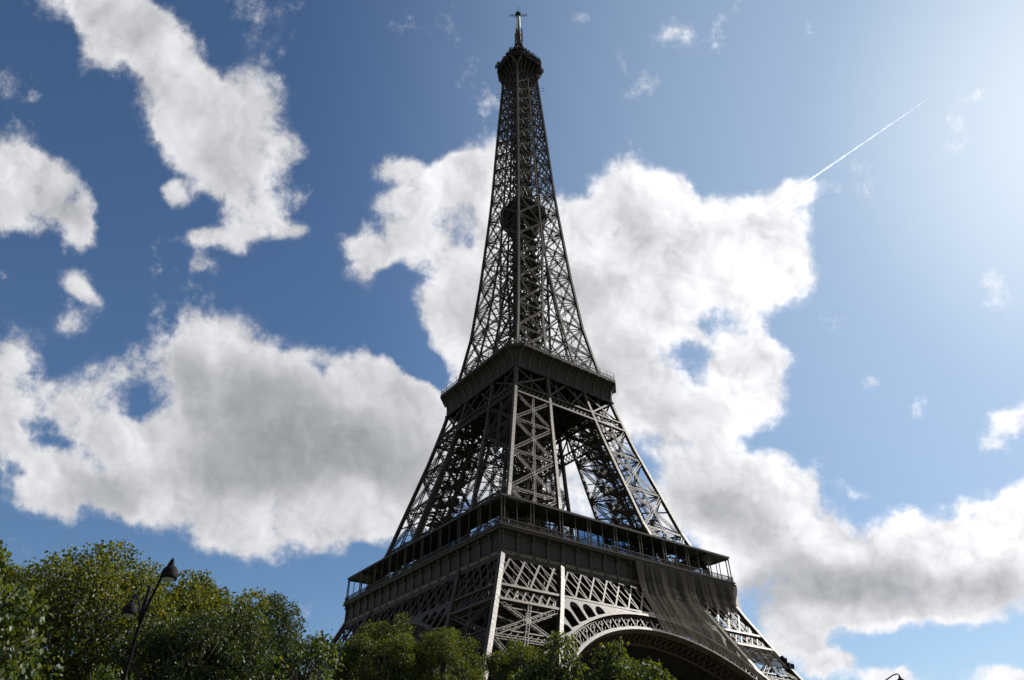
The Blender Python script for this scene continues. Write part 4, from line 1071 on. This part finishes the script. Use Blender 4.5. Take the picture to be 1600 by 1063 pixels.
def tree(name, label, cx, cy, ztop, rx, rz_, leaf, nclump, per, mat, seed, shoots=False, group=None, flat=.72, droop=.35, cr=.3):
    rg = np.random.default_rng(seed)
    zb = gz(cx, cy); cz = ztop-rz_*.86
    t = empty(name, (cx, cy, zb)); tag(t, label, 'tree', group)
    # clump centres: uneven shell plus some filling
    C = []; Rr = []
    tries = 0
    while len(C) < nclump and tries < nclump*30:
        tries += 1
        d = rg.normal(size=3); d /= np.linalg.norm(d)
        if d[2] < -.55: continue
        rad = rg.uniform(.35, 1)**.45
        lump = 1-.16*(1+math.sin(d[0]*5+seed)*math.cos(d[1]*4.3+seed*1.7)+.5*math.sin(d[2]*7+seed))*.5-rg.uniform(0, .10)
        c = np.array([d[0]*rx, d[1]*rx, d[2]*rz_])*rad*lump*.9
        r = rx*cr*rg.uniform(.5, 1.05)*(1.1-.35*rad)
        if any(np.linalg.norm(c-q) < .42*(r+rq) for q, rq in zip(C, Rr)): continue
        C.append(c); Rr.append(r)
    C = np.array(C)+np.array([0, 0, cz-zb]); Rr = np.array(Rr)
    # trunk and limbs
    tk = MB(); th = max(1.6, (cz-rz_*.75)-zb); w0 = .045*rz_+.11
    tk.tube([(0, 0, -.2), (.02, 0, th*.3), (.06*rg.normal(), .1, th*.7), (0, 0, th)], [w0*1.5, w0, w0*.9, w0*.82], 10)
    tk.build('trunk', M['bark'], t)
    lm = MB(); order = np.argsort(-Rr)[:min(len(C), 46)]
    for k in order:
        e = C[k]; s = np.array([0, 0, th-.1+rg.uniform(-.25, .5)*min(1, th*.1)+max(0, (e[2]-th)*.12*rg.random())])
        m1 = s+(e-s)*.35+np.array([0, 0, .12*np.linalg.norm(e-s)]); m2 = s+(e-s)*.7+rg.normal(size=3)*.05*rx
        L = np.linalg.norm(e-s); b0 = min(w0*.6, .02*L+.03)
        lm.tube([s, m1, m2, e], [b0, b0*.7, b0*.45, b0*.15], 6)
        for _ in range(4):
            d = rg.normal(size=3); d /= np.linalg.norm(d); lm.tube([m2, m2+(e-m2)*.5+d*Rr[k]*.4, e+d*Rr[k]*.85], [b0*.3, b0*.2, .008], 5)
    lm.build('branch', M['bark'], t)
    # leaves
    P = []; U = []
    for c, r in zip(C, Rr):
        n = int(1.7*per*(r/(rx*cr))**2)+6
        if shoots:
            ns = max(3, n//11); d = rg.normal(size=(ns, 3)); d /= np.linalg.norm(d, axis=1, keepdims=True); d[:, 2] = d[:, 2]*.8+.1
            o = c+d*r*rg.uniform(.1, .75, size=(ns, 1)); L = r*rg.uniform(.45, .95, size=(ns, 1))
            for q in range(11):
                tt = q/10; pos = o+d*L*tt+np.array([0, 0, -1.0])*droop*L*tt*tt*1.3+rg.normal(size=(ns, 3))*leaf*.55
                P.append(pos); U.append(d+rg.normal(size=(ns, 3))*.7+np.array([0, 0, -droop*1.6]))
        else:
            d = rg.normal(size=(n, 3)); d /= np.linalg.norm(d, axis=1, keepdims=True)
            rad = rg.uniform(0.25, 1, size=(n, 1))**.5
            bump = 1+.22*np.sin(d[:, :1]*6+c[0]*3)*np.cos(d[:, 1:2]*6+c[1]*3)+.12*np.sin(d[:, 2:3]*11+c[2]*5)
            P.append(c+d*r*rad*bump*np.array([1, 1, flat])); U.append(d+rg.normal(size=(n, 3))*.8+np.array([0, 0, -droop]))
    P = np.vstack(P); U = np.vstack(U); U /= np.linalg.norm(U, axis=1, keepdims=True)+1e-9
    n = len(P); S = leaf*rg.uniform(.55, 1.25, size=(n, 1)); N = rg.normal(size=(n, 3))+np.array([0, 0, .9]); N -= U*(N*U).sum(1, keepdims=True); N /= np.linalg.norm(N, axis=1, keepdims=True)+1e-9
    T = np.cross(U, N); wd = rg.uniform(.30, .46, size=(n, 1))
    fold_ = rg.uniform(.02, .22, size=(n, 1))
    A = P; B = P+U*S*.42+T*S*wd+N*S*fold_; Cc = P+U*S*1.0-N*S*fold_*.6; D = P+U*S*.42-T*S*wd+N*S*fold_
    V = np.stack([A, B, Cc, D], 1).reshape(-1, 3)
    base = np.arange(n)[:, None]*4
    loops = (base+np.array([[0, 1, 2, 0, 2, 3]])).ravel(); me = bpy.data.meshes.new('crown')
    mesh_fill(me, V, loops, np.full(2*n, 3)); me.materials.append(M[mat])
    o = bpy.data.objects.new('crown', me); COL.objects.link(o); o.parent = t
    return t
GT = 'trees along the quay lawn'
tree('plane_tree', 'tallest yellow-green plane tree behind the left street lamp', -104.9, -94.4, 22.9, 6.6, 6.6, .19, 120, 620, 'leaf_plane', 3, group=GT)
tree('plane_tree', 'yellow-green plane tree sloping down to the right of the tallest one', -99.1, -93.2, 23.0, 4.8, 6.6, .19, 85, 560, 'leaf_plane', 8, group=GT)
tree('plane_tree', 'yellow-green plane tree between the tallest one and the near left foliage', -111.0, -90.0, 23.3, 5.2, 6.5, .19, 90, 560, 'leaf_plane', 14, group=GT)
tree('dark_tree', 'dense dark green tree with a rounded top below the sky gap', -91.4, -83.0, 24.6, 5.0, 7.4, .17, 85, 620, 'leaf_dark', 4, group=GT)
tree('dark_tree', 'dark green tree low behind the left street lamp pole', -100.5, -101.5, 18.6, 4.4, 5.2, .16, 85, 560, 'leaf_dark', 6, group=GT)
tree('broadleaf_tree', 'near broad-leaved tree filling the lower left corner', -111.6, -121.0, 15.0, 3.1, 3.6, .15, 60, 430, 'leaf_near', 10, True, GT, droop=.9, cr=.34)
tree('broadleaf_tree', 'near broad-leaved tree with drooping shoots left of the tower foot', -102.4, -119.7, 14.0, 2.2, 3.4, .135, 46, 400, 'leaf_near', 12, True, GT, droop=1.0, cr=.34)
tree('broadleaf_tree', 'small near broad-leaved tree at the far left bottom beside the lamp pole', -106.9, -117.2, 12.9, 1.9, 2.6, .135, 36, 360, 'leaf_near', 31, True, GT, droop=1.0, cr=.36)
tree('locust_tree', 'fine-leaved olive tree left of the two in front of the shaded arch', -88.4, -96.8, 21.2, 3.7, 5.6, .12, 95, 720, 'leaf_fine', 15, group=GT)
tree('locust_tree', 'rounded fine-leaved olive tree directly below the shaded arch', -85.0, -98.9, 20.3, 3.6, 5.2, .12, 95, 720, 'leaf_fine', 17, group=GT)
tree('locust_tree', 'fine-leaved olive tree in front of the tower\'s nearest leg', -86.3, -108.6, 18.0, 2.6, 4.4, .105, 80, 760, 'leaf_fine', 19, group=GT)
tree('broadleaf_tree', 'near broad-leaved tree in front of the arch opening', -93.6, -123.6, 14.4, 1.9, 3.0, .125, 44, 380, 'leaf_near', 21, True, GT, droop=.8, cr=.34)
tree('broadleaf_tree', 'near broad-leaved tree between the olive trees and the arch opening', -95.0, -121.6, 14.3, 1.8, 3.0, .125, 40, 380, 'leaf_near', 23, True, GT, droop=.8, cr=.34)

# ------------------------------------------------------------------ contrail high in the sky
mv = bpy.data.materials.new('ice_vapour'); mv.use_nodes = True; nv = NT(mv.node_tree); nv.n.remove(nv.n['Principled BSDF'])
vsn = nv.node('ShaderNodeVolumeScatter'); vsn.inputs['Density'].default_value = 0.0042; vsn.inputs['Anisotropy'].default_value = .55; vsn.inputs['Color'].default_value = (1, 1, 1, 1)
nv.l.new(vsn.outputs[0], nv.n['Material Output'].inputs['Volume'])
ct = MB(); a, b = np.array((9279., 4620, 9500)), np.array((9365., 1301, 9500)); pts = []; rad = []
for i in range(41):
    t = i/40; pts.append(a+(b-a)*t); rad.append(((1-t)**.7*24+3)*(1+.12*math.sin(i*1.9)+.1*math.sin(i*4.3)))
ct.tube(pts, rad, 10)
tag(ct.build('contrail', mv), 'thin white aircraft vapour trail crossing the blue sky right of the tower', 'contrail')
